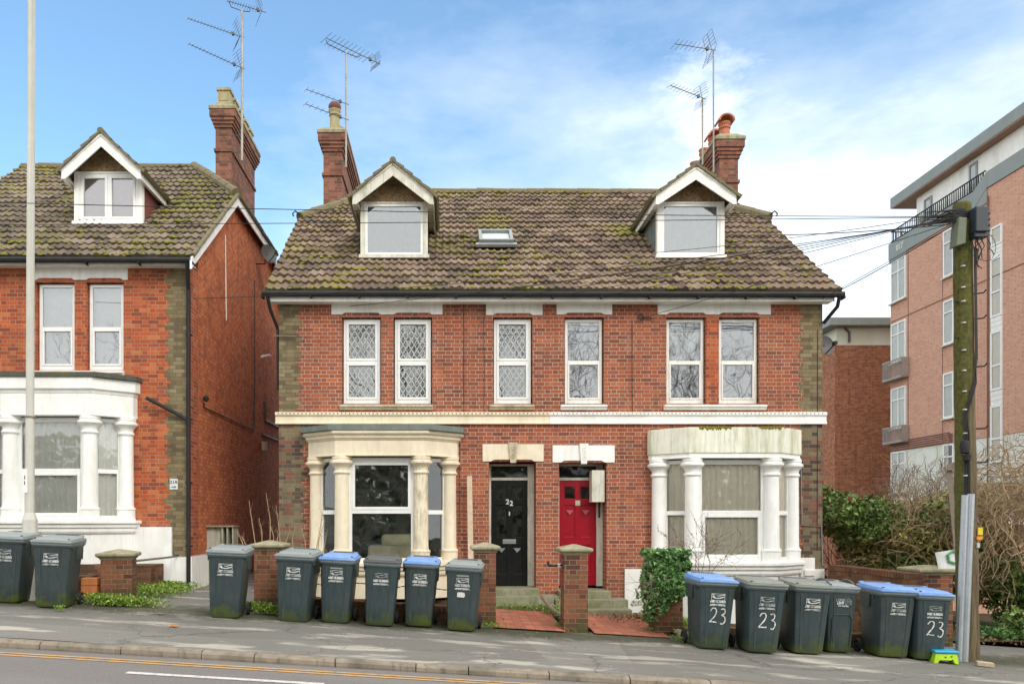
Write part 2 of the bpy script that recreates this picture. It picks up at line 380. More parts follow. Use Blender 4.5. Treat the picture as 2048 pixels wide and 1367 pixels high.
M['twig'] = mat('grey_brown_twig', (.20,.15,.11), .9)
M['straw'] = mat('dry_stem', (.35,.25,.145), .9, (.15,.10,.06), .75, 3, .2)
M['bark'] = mat('bare_tree_bark', (.13,.12,.095), .9)

def ground_mats():
    t = NT('pavement_asphalt')
    x, y, z = t.xyz()
    g = t.noise(150, 3, .8); c = t.mix(t.step(g, .3, .75), (.135,.132,.117), (.27,.26,.23))
    big = t.noise(.9, 6, .65, stretch=(.45, 1.3, 1)); c = t.mix(t.math('MULTIPLY', t.step(big, .40, .62), .45), c, (.135,.13,.115))
    worn = t.noise(1.25, 5, .55, stretch=(.55, 1.9, 1)); c = t.mix(t.math('MULTIPLY', t.step(worn, .545, .62), .75), c, (.45,.42,.355))
    vc = t.n('ShaderNodeTexVoronoi', feature='DISTANCE_TO_EDGE'); mpv = t.n('ShaderNodeMapping'); t.t.links.new(t.co, mpv.inputs[0]); mpv.inputs['Scale'].default_value = (.38,.8,1)
    nv = t.n('ShaderNodeVectorMath', operation='ADD'); t.t.links.new(mpv.outputs[0], nv.inputs[0]); t.t.links.new(t.comb(t.math('MULTIPLY', t.noise(3, 5, .7), .35), t.math('MULTIPLY', t.noise(2.3, 5, .7), .35)), nv.inputs[1]); t.t.links.new(nv.outputs[0], vc.inputs['Vector']); vc.inputs['Scale'].default_value = 1.0
    c = t.mix(t.math('MULTIPLY', t.math('LESS_THAN', vc.outputs['Distance'], .006), .6), c, (.07,.068,.06))
    pt = t.n('ShaderNodeTexVoronoi'); t.t.links.new(mpv.outputs[0], pt.inputs['Vector']); pt.inputs['Scale'].default_value = .9
    c = t.mix(.30, c, t.mix(1.0, c, t.ramp(t.xyz(pt.outputs['Color'])[0], [(0, .45), (1, 1.4)]), 'MULTIPLY'))
    # moss and silt along the back of the footway
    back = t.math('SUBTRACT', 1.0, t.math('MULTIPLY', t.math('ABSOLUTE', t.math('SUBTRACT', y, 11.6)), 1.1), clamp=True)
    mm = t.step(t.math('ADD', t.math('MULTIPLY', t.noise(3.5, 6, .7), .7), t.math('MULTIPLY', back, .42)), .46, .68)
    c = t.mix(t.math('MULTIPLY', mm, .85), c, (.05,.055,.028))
    v = t.n('ShaderNodeTexVoronoi'); t.t.links.new(t.co, v.inputs['Vector']); v.inputs['Scale'].default_value = 7
    c = t.mix(t.math('LESS_THAN', v.outputs['Distance'], .07), c, (.5,.46,.36))
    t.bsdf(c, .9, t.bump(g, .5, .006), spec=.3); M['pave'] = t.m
    t = NT('road_asphalt')
    g = t.noise(110, 4, .8); c = t.mix(t.step(g, .35, .7), (.11,.10,.095), (.29,.27,.25))
    c = t.mix(t.math('MULTIPLY', t.step(t.noise(1.2, 5, .6, stretch=(.3, 1.6, 1)), .45, .65), .35), c, (.24,.225,.205))
    t.bsdf(c, .85, t.bump(g, .7, .008), spec=.35); M['road'] = t.m
    t = NT('garden_soil')
    g = t.noise(9, 8, .75); c = t.ramp(g, [(.3, (.035,.028,.018)), (.5, (.07,.055,.033)), (.62, (.055,.065,.02)), (.8, (.12,.085,.05))])
    t.bsdf(c, .95, t.bump(g, .8, .03), spec=.2); M['soil'] = t.m
    t = NT('red_path_tiles')
    x, y, z = t.xyz()
    a = t.math('FRACT', t.math('DIVIDE', x, .152)); b = t.math('FRACT', t.math('DIVIDE', y, .152))
    wn = t.n('ShaderNodeTexWhiteNoise', noise_dimensions='2D'); t.t.links.new(t.comb(t.math('FLOOR', t.math('DIVIDE', x, .152)), t.math('FLOOR', t.math('DIVIDE', y, .152))), wn.inputs[0])
    c = t.ramp(wn.outputs[0], [(0, (.40,.13,.075)), (.5, (.47,.17,.10)), (.8, (.34,.12,.075))], 'CONSTANT')
    j = t.math('MINIMUM', a, b); c = t.mix(t.math('LESS_THAN', j, .07), c, (.2,.09,.05))
    c = t.mix(t.math('MULTIPLY', t.step(t.noise(3, 6, .7), .5, .7), .6), c, (.10,.08,.04))
    t.bsdf(c, .75, t.bump(j, .2, .003)); M['redtile'] = t.m
    t = NT('bin_plastic')
    x, y, z = t.xyz()
    sc = t.noise(18, 5, .7, stretch=(1, 1, .3)); c = t.mix(t.step(sc, .3, .75), (.024,.042,.047), (.046,.070,.075))
    c = t.mix(t.math('MULTIPLY', t.step(t.noise(2.2, 4), .45, .7), .35), c, (.04,.07,.055))
    zf = t.math('SUBTRACT', 1.0, t.math('DIVIDE', z, .30), clamp=True)
    oi = t.n('ShaderNodeObjectInfo').outputs['Random']
    c = t.mix(oi, c, t.mix(1.0, c, (1.15,1.0,.95), 'MULTIPLY'))
    sc2 = t.noise(38, 4, .75, stretch=(.25, 1, 2.5)); c = t.mix(t.math('MULTIPLY', t.step(sc2, .66, .78), .5), c, (.14,.15,.145))
    dust = t.noise(3.1, 5, .65, stretch=(1, 1, .4)); c = t.mix(t.math('MULTIPLY', t.step(dust, .5, .75), .25), c, (.08,.09,.085))
    mv = t.n('ShaderNodeVectorMath', operation='ADD'); t.t.links.new(t.co, mv.inputs[0]); t.t.links.new(t.comb(t.math('MULTIPLY', oi, 40), oi, 0.0), mv.inputs[1])
    al = t.noise(5, 6, .65, vec=mv.outputs[0])
    am = t.step(t.math('ADD', t.math('MULTIPLY', al, .95), t.math('MULTIPLY', zf, .40)), .60, .80)
    c = t.mix(t.math('MULTIPLY', am, t.math('MULTIPLY', t.math('ADD', .6, oi), .8, clamp=True)), c, (.085,.11,.025))
    t.bsdf(c, .48, t.bump(t.noise(160, 3), .25, .003), spec=.45); M['bin'] = t.m
ground_mats()
M['lid_grey'] = mat('grey_bin_lid', (.26,.30,.30), .5, (.30,.32,.30), .6, 6, .08, 14, .2, 80, stretch=(1,1,1))
M['lid_olive'] = mat('worn_grey_bin_lid', (.22,.235,.215), .5, (.26,.27,.21), .6, 6, .08, 14, .2, 80, stretch=(1,1,1))
M['lid_dark'] = mat('charcoal_bin_lid', (.10,.105,.105), .5, (.17,.17,.16), .5, 6, .08, 14, .2, 80, stretch=(1,1,1))
M['lid_blue'] = mat('blue_bin_lid', (.17,.32,.64), .45, (.36,.45,.6), .5, 5, .08, 10, .2, 80, stretch=(1,1,1))
M['rim'] = mat('bin_rim_plastic', (.17,.21,.22), .45, (.24,.27,.27), .5, 8, .08, 14, .2, 80)
def pole_mat():
    t = NT('mossy_pole_timber')
    x, y, z = t.xyz()
    g = t.noise(5, 6, .7, stretch=(5, 5, .35)); c = t.ramp(g, [(.3, (.045,.035,.025)), (.5, (.13,.10,.06)), (.7, (.22,.17,.10))])
    mg = t.noise(2.2, 5, .6, stretch=(2, 2, .35))
    f = t.math('ADD', mg, t.math('MULTIPLY', x, -2.4)); f = t.math('ADD', f, t.math('MULTIPLY', t.math('SUBTRACT', z, 3.0), .05))
    c = t.mix(t.math('MULTIPLY', t.step(f, .48, .68), .8), c, t.mix(t.step(t.noise(20, 4), .3, .7), (.04,.045,.012), (.13,.135,.028)))
    t.bsdf(c, .9, t.bump(g, .8, .015), spec=.2); return t.m
M['pole'] = pole_mat()
# ------------------------------------------------------------------ building helpers
def T(x, y, z, rz=0): return Matrix.Translation((x, y, z)) @ Matrix.Rotation(rz, 4, 'Z')
def holed_wall(x0, x1, z0, z1, y0, y1, holes):
    mb = MB()
    xs = sorted({x0, x1} | {h[0] for h in holes} | {h[1] for h in holes})
    zs = sorted({z0, z1} | {h[2] for h in holes} | {h[3] for h in holes})
    idx = {}
    def v(x, y, z):
        k = (round(x, 4), y, round(z, 4))
        if k not in idx: idx[k] = len(mb.v); mb.v.append((x, y, z))
        return idx[k]
    def inside(cx, cz): return any(h[0] < cx < h[1] and h[2] < cz < h[3] for h in holes) or not (x0 < cx < x1 and z0 < cz < z1)
    for i in range(len(xs)-1):
        for j in range(len(zs)-1):
            a, b, c, d = xs[i], xs[i+1], zs[j], zs[j+1]; cx, cz = (a+b)/2, (c+d)/2
            if inside(cx, cz): continue
            mb.f.append((v(a,y0,c), v(b,y0,c), v(b,y0,d), v(a,y0,d)))
            mb.f.append((v(a,y1,c), v(a,y1,d), v(b,y1,d), v(b,y1,c)))
            if i == 0 or inside((xs[i-1]+a)/2, cz): mb.f.append((v(a,y0,c), v(a,y0,d), v(a,y1,d), v(a,y1,c)))
            if i == len(xs)-2 or inside((b+xs[i+2])/2, cz): mb.f.append((v(b,y0,c), v(b,y1,c), v(b,y1,d), v(b,y0,d)))
            if j == 0 or inside(cx, (zs[j-1]+c)/2): mb.f.append((v(a,y0,c), v(a,y1,c), v(b,y1,c), v(b,y0,c)))
            if j == len(zs)-2 or inside(cx, (d+zs[j+2])/2): mb.f.append((v(a,y0,d), v(b,y0,d), v(b,y1,d), v(a,y1,d)))
    return mb
def curtain_mb(M, x0, x1, z0, z1, folds, amp, y, seed=0, pinch=None):
    rr = random.Random(seed); mb = MB(M); n = max(12, int((x1-x0)*60)); m = 8
    ph = [rr.uniform(0, 6) for _ in range(4)]
    for j in range(m+1):
        for i in range(n+1):
            u = i/n; w = j/m
            d = amp*(math.sin(u*folds*6.283+ph[0]+.4*math.sin(3*w+ph[1]))+.5*math.sin(u*folds*2.3*6.283+ph[2]+w*.6))
            xx = x0+(x1-x0)*u
            if pinch: xx = x0+(x1-x0)*u*(1-pinch*math.sin(w*3.14))
            mb.v.append(tuple(mb.M @ Vector((xx, y+d, z0+(z1-z0)*w))))
    for j in range(m):
        for i in range(n):
            a = j*(n+1)+i; mb.f.append((a, a+1, a+n+2, a+n+1))
    return mb
def window(parent, M_, w, h, tz=.5, fw=.06, sash=.035, glass='glass', lattice=False, curtain=None, mull=None, fname='window', sub=True, frame='upvc', seed=1, label=None, low_sash=True, up_sash=False, sill=.0, cy=.16):
    """frame with its own panes; M_ puts the lower left outer corner; x right, y into the house"""
    f = MB(M_); d = .07
    f.box(0, fw, 0, d, 0, h); f.box(w-fw, w, 0, d, 0, h); f.box(fw, w-fw, 0, d, h-fw, h); f.box(fw, w-fw, 0, d, 0, fw+sill)
    zt = h*tz if tz else None
    lights = []
    if zt:
        f.box(fw, w-fw, -.004, d, zt-fw*.42, zt+fw*.42)
        lights = [(fw, w-fw, fw+sill, zt-fw*.42, low_sash), (fw, w-fw, zt+fw*.42, h-fw, up_sash)]
    else: lights = [(fw, w-fw, fw+sill, h-fw, low_sash)]
    if mull:
        nl = []
        for (a, b, c, e, s_) in lights:
            m_ = a+(b-a)*mull; f.box(m_-fw*.42, m_+fw*.42, .002, d-.004, c, e)
            nl += [(a, m_-fw*.42, c, e, s_), (m_+fw*.42, b, c, e, s_)]
        lights = nl
    gl = MB(M_); gs = []
    for (a, b, c, e, s_) in lights:
        if s_:
            q = sash; f.box(a, a+q, -.012, .05, c, e); f.box(b-q, b, -.012, .05, c, e); f.box(a+q, b-q, -.012, .05, e-q, e); f.box(a+q, b-q, -.012, .05, c, c+q)
            a, b, c, e = a+q, b-q, c+q, e-q
        gl.quad((a,.028,c), (b,.028,c), (b,.028,e), (a,.028,e)); gs.append((a, b, c, e))
    fo = f.build(fname, M[frame], parent, bevel=.006, label=label)
    par = fo if sub else parent
    gl.build('pane', M[glass], par)
    if lattice:
        l = MB(M_)
        for (a, b, c, e) in gs:
            W, H = b-a, e-c; sx, sz = W/4.6, H/3.6
            k = sz/sx
            for sgn in (1, -1):
                n = 9
                for i in range(-n, n+1):
                    # line z = c + sgn*k*(x-a) + i*sz
                    pts = []
                    for q in range(41):
                        x = a+W*q/40; z = c+sgn*k*(x-a)+i*sz
                        if c <= z <= e: pts.append((x, z))
                    if len(pts) > 1:
                        (xa, za), (xb, zb) = pts[0], pts[-1]; t_ = .0065
                        dx, dz = xb-xa, zb-za; L = math.hypot(dx, dz)
                        if L < .03: continue
                        nx, nz = -dz/L*t_, dx/L*t_
                        l.add([(xa-nx,.022,za-nz),(xb-nx,.022,zb-nz),(xb+nx,.022,zb+nz),(xa+nx,.022,za+nz),
                               (xa-nx,.027,za-nz),(xb-nx,.027,zb-nz),(xb+nx,.027,zb+nz),(xa+nx,.027,za+nz)],
                              [(0,1,2,3),(7,6,5,4),(0,4,5,1),(2,6,7,3)])
        l.build('lead_lattice', M['leadcame'], par)
    if curtain:
        kind, parts_ = curtain
        cm = None
        for (u0, u1, z0_, z1_, folds, amp) in parts_:
            c = curtain_mb(M_, w*u0, w*u1, h*z0_, h*z1_, folds, amp, cy, seed+int(u0*10))
            if cm is None: cm = c
            else:
                b = len(cm.v); cm.v += c.v; cm.f += [tuple(b+i for i in q) for q in c.f]
        cm.build('curtain' if kind != 'blind' else 'window_blind', M[kind], par, smooth='all')
    return fo
def text_mesh(body, size, M_, m, name, parent, bold=0, align='CENTER', depth=.001, rot=True):
    cu = bpy.data.curves.new('tmp', 'FONT'); cu.body = body; cu.size = size; cu.align_x = align; cu.align_y = 'CENTER'; cu.offset = bold; cu.extrude = depth; cu.resolution_u = 3
    ob = bpy.data.objects.new('tmp', cu); C.objects.link(ob)
    dg = bpy.context.evaluated_depsgraph_get(); me = bpy.data.meshes.new_from_object(ob.evaluated_get(dg))
    bpy.data.objects.remove(ob); bpy.data.curves.remove(cu)
    L = rootloc(parent) if parent else Vector((0,0,0))
    X = Matrix.Translation(-L) @ M_ @ (Matrix.Rotation(R(90), 4, 'X') if rot else Matrix())
    me.transform(X); me.materials.clear(); me.materials.append(m); me.name = name
    o = bpy.data.objects.new(name, me); C.objects.link(o)
    if parent: o.parent = parent
    return o
PT = .80; PA = math.atan(PT); CP, SP = math.cos(PA), math.sin(PA); GAUGE = .325
def tile_roof(parent, xl, xr, Y0, z0, slen, m, name='roof', seed=3, moss=500, mossfn=None, skip=None):
    """front slope laid in courses of moulded tiles; xl(s), xr(s) bound each course"""
    rr = random.Random(seed); mb = MB(); uv = []
    nr = int(math.ceil(slen/GAUGE)); XL, XR = xl(0), xr(0)
    dx = .025; nx = int((XR-XL)/dx)+1
    jit = {}
    mossmb = MB()
    for k in range(nr):
        s0 = k*GAUGE; s1 = min((k+1)*GAUGE+.06, slen+.02); sh = .15*(k % 2)
        def prof(x):
            ph = ((x+sh) % .15)/.15
            return .030*max(0, math.cos((ph-.5)*2*math.pi))**.8 if math.cos((ph-.5)*2*math.pi) > 0 else -.004*abs(math.cos((ph-.5)*2*math.pi))
        rows = []
        for (s, h, lv) in ((s0+.012, -.005, 0), (s0, .058, 0), (s0+.01, .064, 0), ((s0+s1)/2, .036, .5), (s1, .008, 1)):
            row = []
            for i in range(nx+1):
                x = XL+(XR-XL)*i/nx
                tj = int(math.floor((x+sh)/.3)); key = (k, tj)
                if key not in jit: jit[key] = (rr.gauss(0, .007), rr.gauss(0, .015), rr.gauss(0, .008))
                jh, js, jt = jit[key]
                xx = min(max(x, xl(s)), xr(s))
                ss = s+(js if lv == 0 else 0)
                fr = ((x+sh) % .3)/.3-.5
                hh = h+(prof(x)+jh+jt*fr*2 if h > 0 else 0)
                sag = -.018*math.sin(x*.9+1)*math.sin(s*.6)
                hh += sag
                row.append(len(mb.v)); mb.v.append((xx, Y0+ss*CP-hh*SP, z0+ss*SP+hh*CP)); uv.append((x, k+min(.98, (s-s0)/GAUGE*.95+.01)))
            rows.append(row)
        for a, b in zip(rows, rows[1:]):
            for i in range(nx):
                xa, xb = mb.v[a[i]][0], mb.v[a[i+1]][0]; xc, xd = mb.v[b[i]][0], mb.v[b[i+1]][0]
                if abs(xa-xb) < 1e-5 and abs(xc-xd) < 1e-5: continue
                mb.f.append((a[i], a[i+1], b[i+1], b[i]))
    mb.uv = uv
    ro = mb.build(name, m, parent, smooth=True)
    # cushions of moss sitting on the tile lips
    for _ in range(moss):
        for _t in range(20):
            k = rr.randrange(nr); s = k*GAUGE+rr.uniform(-.005, .07); x = rr.uniform(xl(s), xr(s))
            if rr.random() < mossfn(x, s): break
        else: continue
        if skip and skip(x, s): continue
        r = rr.uniform(.012, .038); h = .055
        c = Vector((x, Y0+s*CP-h*SP, z0+s*SP+h*CP)); nrm = Vector((0, -SP, CP))
        vs = []; n = 6
        for lv, (q, zz) in enumerate(((1, 0), (.8, .5), (0, .75))):
            for i in range(n if q else 1):
                a = 6.283*i/n+rr.uniform(-.2, .2); e = rr.uniform(.75, 1.3)
                vs.append(c+Vector((math.cos(a)*r*q*e*1.5, math.sin(a)*r*q*e*CP, math.sin(a)*r*q*e*SP))+nrm*(zz*r*1.1))
        fs = [(i, (i+1)%n, n+(i+1)%n, n+i) for i in range(n)]+[(n+i, n+(i+1)%n, 2*n) for i in range(n)]
        mossmb.add(vs, fs)
    mo = mossmb.build('moss', M['moss'], ro, smooth='all'); mo['kind'] = 'stuff'
    return ro
def ridge_run(mb, a, b, r=.13, seg=.42, seed=1):
    rr = random.Random(seed); a, b = Vector(a), Vector(b); d = b-a; n = max(1, int(d.length/seg))
    for i in range(n):
        p, q = a+d*(i/n), a+d*((i+1.06)/n)
        j = Vector((0, 0, rr.gauss(0, .006)))
        mb.tube([p+j, q+j], [r*1.04, r*.97], 10)
def gutter(mb, a, b, r=.055):
    mb.tube([a, b], r, 8)
    a, b = Vector(a), Vector(b); n = int((b-a).length/.9)
    for i in range(n+1):
        p = a+(b-a)*(i/n); mb.box(p.x-.02, p.x+.02, p.y-.03, p.y+.12, p.z-.075, p.z-.03)
def column_mb(mb, x, y, zs, zc, k=1.0):
    H = zc-zs
    prof = [(.165,0),(.165,.02),(.158,.03),(.158,.19),(.168,.20),(.168,.225),(.14,.245),(.132,.3),(.124,H-.34),(.14,H-.32),(.15,H-.30),(.14,H-.275),(.128,H-.265),(.128,H-.22),
            (.145,H-.19),(.185,H-.145),(.202,H-.13),(.202,H-.095),(.185,H-.08),(.16,H-.06),(.175,H-.05),(.175,H)]
    mb.lathe([(r*k, z) for r, z in prof], (x, y, zs), 20)
def bay(house, cx, zs, zc, zt, zg, m, cm, style, glass, curt, winlab=None):
    path = [(cx-1.43,14.497), (cx-1.40,14.36), (cx-.83,13.90), (cx+.83,13.90), (cx+1.40,14.36), (cx+1.43,14.497)]
    e = MB(); e.sweep(path, [(0,zc), (0,zt), (-.26,zt), (-.26,zc)])
    e.sweep(path, [(-.003,zc-.001), (-.003,zc+.03), (.014,zc+.03), (.014,zc-.001)])
    if style == 'cornice':
        e.sweep(path, [(-.2,zt+.002), (.002,zt+.002), (.02,zt+.03), (.045,zt+.045), (.05,zt+.09), (.10,zt+.12), (.105,zt+.175), (-.2,zt+.175)])
    elif style == 'fascia':
        e.sweep(path, [(-.2,zt+.002), (.002,zt+.002), (.02,zt+.06), (.06,zt+.08), (.06,zt+.29), (-.2,zt+.29)])
    b = e.build('bay_window', m, house, bevel=.008)
    s = MB(); s.sweep(path, [(-.3,zg), (-.03,zg), (-.03,zs-.241), (-.3,zs-.241)]); s.build('bay_plinth', m, b)
    s = MB(); s.sweep(path, [(-.3,zs-.24), (.0,zs-.24), (.02,zs-.20), (.02,zs-.15), (.05,zs-.13), (.055,zs-.08), (.09,zs-.055), (.09,zs), (-.3,zs)])
    s.build('sill', m, b, bevel=.006)
    for sx, yy in ((-1.25,14.40), (-.73,14.05), (.73,14.05), (1.25,14.40)):
        q = MB(); column_mb(q, cx+sx, yy, zs, zc, 1.05); q.build('column', cm if (cm and sx == .73) else m, b, smooth=True, label=('column with crumbling peeling capital' if (cm and sx == .73) else None))
    r = MB()
    zz = {'cornice': zt+.178, 'fascia': zt+.292, 'flat': zt-.03}[style]; off = {'cornice': .12, 'fascia': .09, 'flat': -.10}[style]
    if style == 'flat': r.sweep(path, [(off-.3,zz-.03), (off,zz-.03), (off,zz), (off-.3,zz)])
    th = .10 if style == 'cornice' else .055 if style != 'fascia' else .085
    pp = [(p[0]+(off if p[0] > cx else -off), p[1]-(off if 0 < i < 5 else 0)) for i, p in enumerate(path)]
    up = .065 if style == 'cornice' else (.10 if style == 'fascia' else .02)
    lo = [(x, y, zz) for x, y in pp]; hi = [(x, y, zz+th) for x, y in pp]
    bk = [(cx-1.0, 14.49, zz+th+up), (cx+1.0, 14.49, zz+th+up)]
    vs = lo+hi+bk+[(cx-1.0, 14.49, zz), (cx+1.0, 14.49, zz)]
    fs = [(i, i+1, i+7, i+6) for i in range(5)]+[(6,7,8,12), (8,9,13,12), (9,10,11,13), (0,5,4,3,2,1)]
    r.add(vs, fs)
    r.build('bay_roof', M['felt'] if style == 'fascia' else M['lead'], b)
    kw = dict(fname='window_frame', sub=False, glass=glass, cy=.075, seed=int(cx*7)+20)
    h = zc-zs-.02
    window(b, T(cx-.63, 14.07, zs), 1.26, h-.0, tz=.485, fw=.085, sash=.055, curtain=curt[0], low_sash=(style != 'cornice'), up_sash=(style == 'cornice'), **kw)
    ang = math.atan2(.35, .52); L = .50
    # splayed side lights
    window(b, T(cx+.78, 14.07, zs, ang), L, h, tz=.485, fw=.07, sash=.02, curtain=curt[1], **kw)
    window(b, T(cx-.78-L*math.cos(ang), 14.07+L*math.sin(ang), zs, -ang), L, h, tz=.485, fw=.07, sash=.02, curtain=curt[1], **kw)
    return b
def dormer(house, cx, Yf, zb, zwt, hw, zpk, ze, eh, cheek, wkw, seed, fr='oldwhite', valley=None):
    """cheeks and gable; window; bargeboards; tiled roof"""
    Yb = Yf-.34; Yr = Yf+2.9
    d = MB(); d.box(cx-hw, cx+hw, Yf+.10, Yr, zb-.25, ze+.15)
    d = d.build('dormer', cheek, house)
    s = (zpk-.10-ze)/eh
    g = MB(); ga = hw+.04; g.prism([(cx-ga, zwt), (cx+ga, zwt), (cx+ga*.98, zwt+.10), (cx, zpk-.12), (cx-ga*.98, zwt+.10)], Yf+.02, Yf+.12)
    g.build('gable_panel', M['pebble'], d)
    c = MB()                                                    # timber casing round the window
    c.box(cx-hw-.02, cx-hw+.07, Yf-.02, Yf+.11, zb, zwt+.04); c.box(cx+hw-.07, cx+hw+.02, Yf-.02, Yf+.11, zb, zwt+.04)
    c.box(cx-hw+.07, cx+hw-.07, Yf-.015, Yf+.11, zwt+.0, zwt+.035); c.box(cx-hw-.05, cx+hw+.05, Yf-.06, Yf+.11, zb-.07, zb)
    c.build('casing', M[fr], d, bevel=.006)
    window(d, T(cx-hw+.07, Yf, zb), 2*hw-.14, zwt-zb, fname='window_frame', sub=False, seed=seed, **wkw)
    b = MB(); w = .235
    def chev(x0, z0, x1, z1, wv): return [(x0, z0), (x1, z1), (x1, z1-wv), (x0, z0-wv)]
    for sg in (-1, 1):
        b.prism([(cx, zpk-.07), (cx+sg*eh, ze+.16), (cx+sg*eh, ze-.03), (cx+sg*(eh-.07), ze-.03), (cx, zpk-.07-w*1.08)], Yb, Yb+.03)
        b.prism([(cx, zpk-.05), (cx+sg*(eh+.02), ze+.18), (cx+sg*(eh+.02), ze+.12), (cx, zpk-.11)], Yb-.02, Yb)
    b.build('bargeboard', M[fr], d, bevel=.004)
    sf = MB()
    for sg in (-1, 1):
        x = cx+sg*eh; sf = MB(); sf.box(x-.012, x+.012, Yb+.032, Yr-.9, ze-.03, ze+.14)
        sf.add([(cx+sg*(hw+.02), Yb+.04, ze+.02), (x-sg*.014, Yb+.04, ze+.02), (x-sg*.014, Yr-.6, ze+.02), (cx+sg*(hw+.02), Yr-.6, ze+.02)], [(0,1,2,3)])
        sf.build('eaves_board', M[fr], d)
    t = MB(); n = 5
    for sg in (-1, 1):
        L = math.hypot(eh+.06, zpk-ze-.14); ux, uz = sg*(eh+.06)/L, -(zpk-ze-.14)/L; nx, nz = -uz*sg, ux*sg
        if nz < 0: nx, nz = -nx, -nz
        for k in range(n):
            a, b2 = L*k/n-.02, L*(k+1)/n+.02; h0, h1 = .02, .055
            q = lambda s_, h_: (cx+ux*s_+nx*h_, zpk-.04+uz*s_+nz*h_)
            t.prism([q(max(0,a), -.01), q(b2, -.01), q(b2, h1), q(max(0,a), h0)], Yb-.05-.012*(k % 2), Yr)
    t.build('dormer_roof', M['ridge'], d)
    r = MB(); ridge_run(r, (cx, Yb-.04, zpk-.025), (cx, Yr, zpk-.025), .062, .4, seed); r.build('ridge_tiles', M['ridge'], d, smooth=True)
    return d
def chimney(house, x0, x1, y0, y1, zb, zt, pots, potstyle, seed=1):
    rr = random.Random(seed)
    c = MB(); c.box(x0, x1, y0, y1, zb, zt-.42)
    for i, (o, a, b) in enumerate(((.035, 1.02, .95), (.03, .42, .34), (.06, .34, .26), (.09, .26, .18), (.12, .18, .0))):
        c.box(x0-o, x1+o, y0-o, y1+o, zt-a, zt-b-.001 if i else zt-b)
    ch = c.build('chimney', M['chim'], house)
    s = MB(); o = .14
    vs = [(x0-o,y0-o,zt),(x1+o,y0-o,zt),(x1+o,y1+o,zt),(x0-o,y1+o,zt),(x0-o,y0-o,zt+.07),(x1+o,y0-o,zt+.07),(x1+o,y1+o,zt+.07),(x0-o,y1+o,zt+.07),
          (x0+.02,y0+.02,zt+.20),(x1-.02,y0+.02,zt+.20),(x1-.02,y1-.02,zt+.20),(x0+.02,y1-.02,zt+.20)]
    s.add(vs, [(0,3,2,1),(0,1,5,4),(1,2,6,5),(2,3,7,6),(3,0,4,7),(4,5,9,8),(5,6,10,9),(6,7,11,10),(7,4,8,11),(8,9,10,11)])
    s.build('coping', M['stone'], ch)
    xc = (x0+x1)/2
    for i, (fy, h, sty) in enumerate(pots):
        y = y0+(y1-y0)*fy; p = MB(); z = zt+.17
        if sty == 'square':
            w = .15
            p.box(xc-w, xc+w, y-w, y+w, z, z+h-.07); p.box(xc-w-.03, xc+w+.03, y-w-.03, y+w+.03, z+h-.07, z+h); p.box(xc-w-.02, xc+w+.02, y-w-.02, y+w+.02, z, z+.06)
            for a in (-1, 1):                                  # sunk panels in relief
                p.box(xc-w+.03, xc+w-.03, y+a*w, y+a*(w+.012), z+.1, z+.11); p.box(xc-w+.03, xc-w+.045, y+a*w, y+a*(w+.012), z+.11, z+h-.12); p.box(xc+w-.045, xc+w-.03, y+a*w, y+a*(w+.012), z+.11, z+h-.12)
            p.build('pot', M['pot_buff'], ch, bevel=.005)
        else:
            r = .13 if sty != 'red' else .12
            p.lathe([(r*1.15,0),(r*1.1,.04),(r,.1),(r*.92,h-.16),(r*1.12,h-.14),(r*1.12,h-.10),(r*.95,h-.08),(r*1.2,h-.03),(r*1.2,h)], (xc, y, z), 16)
            po = p.build('pot', M['pot_buff' if sty.startswith('buff') else 'pot_red'], ch, smooth=True)
            if sty in ('buffcowl',):
                q = MB(); q.lathe([(.13,h),(.16,h+.06),(.16,h+.12),(.11,h+.19),(.03,h+.22)], (xc, y, z), 14); q.build('cowl', mat('sooty_cowl', (.16,.07,.05), .7), po, smooth=True)
            if sty == 'redhood':
                q = MB()
                pts = [(xc+.20*math.cos(a), z+h+.0+.17*math.sin(a)) for a in [math.pi*k/10 for k in range(11)]]
                pts2 = [(xc+.16*math.cos(a), z+h+.0+.13*math.sin(a)) for a in [math.pi*k/10 for k in range(10, -1, -1)]]
                q.prism(pts+pts2, y-.19, y+.19); q.build('cowl', M['pot_red'], po)
    return ch
def lintel(house, x0, x1, z0, z1, ops, m, key=False, name='lintel', y=14.5):
    b = MB(); pts = [(x0, z0)]
    for a, c in ops: pts += [(a+.0, z0), (a+.06, z0+.035), (c-.06, z0+.035), (c, z0)]
    pts += [(x1, z0), (x1, z1), (x0, z1)]
    b.prism(pts, y-.022, y+.05); o = b.build(name, m, house, bevel=.005)
    if key:
        xc = (x0+x1)/2; k = MB(); k.prism([(xc-.055, z0-.03), (xc+.055, z0-.03), (xc+.085, z1+.03), (xc-.085, z1+.03)], y-.07, y-.022)
        for q in range(3):
            k.lathe([(.0,0),(.028-.005*q,.012),(.03-.005*q,.02),(.012,.03)], (xc, 0, 0), 10) if False else k.tube([(xc+.03*math.cos(a), y-.075, z1-.07-q*.085+.03*math.sin(a)) for a in [i*.785 for i in range(9)]], .008, 5)
        k.build('keystone', M['sill_stone'] if m == M['cream'] else M['white'], o, bevel=.006)
    return o
def sill(house, x0, x1, zt, m, y=14.5, name='window_sill', h=.11):
    b = MB(); b.prism([(y+.08, zt), (y-.09, zt-.02), (y-.09, zt-.055), (y-.06, zt-.07), (y-.045, zt-h), (y+.0, zt-h), (y+.08, zt-h+.01)], x0, x1, 'x')
    return b.build(name, m, house, bevel=.005)
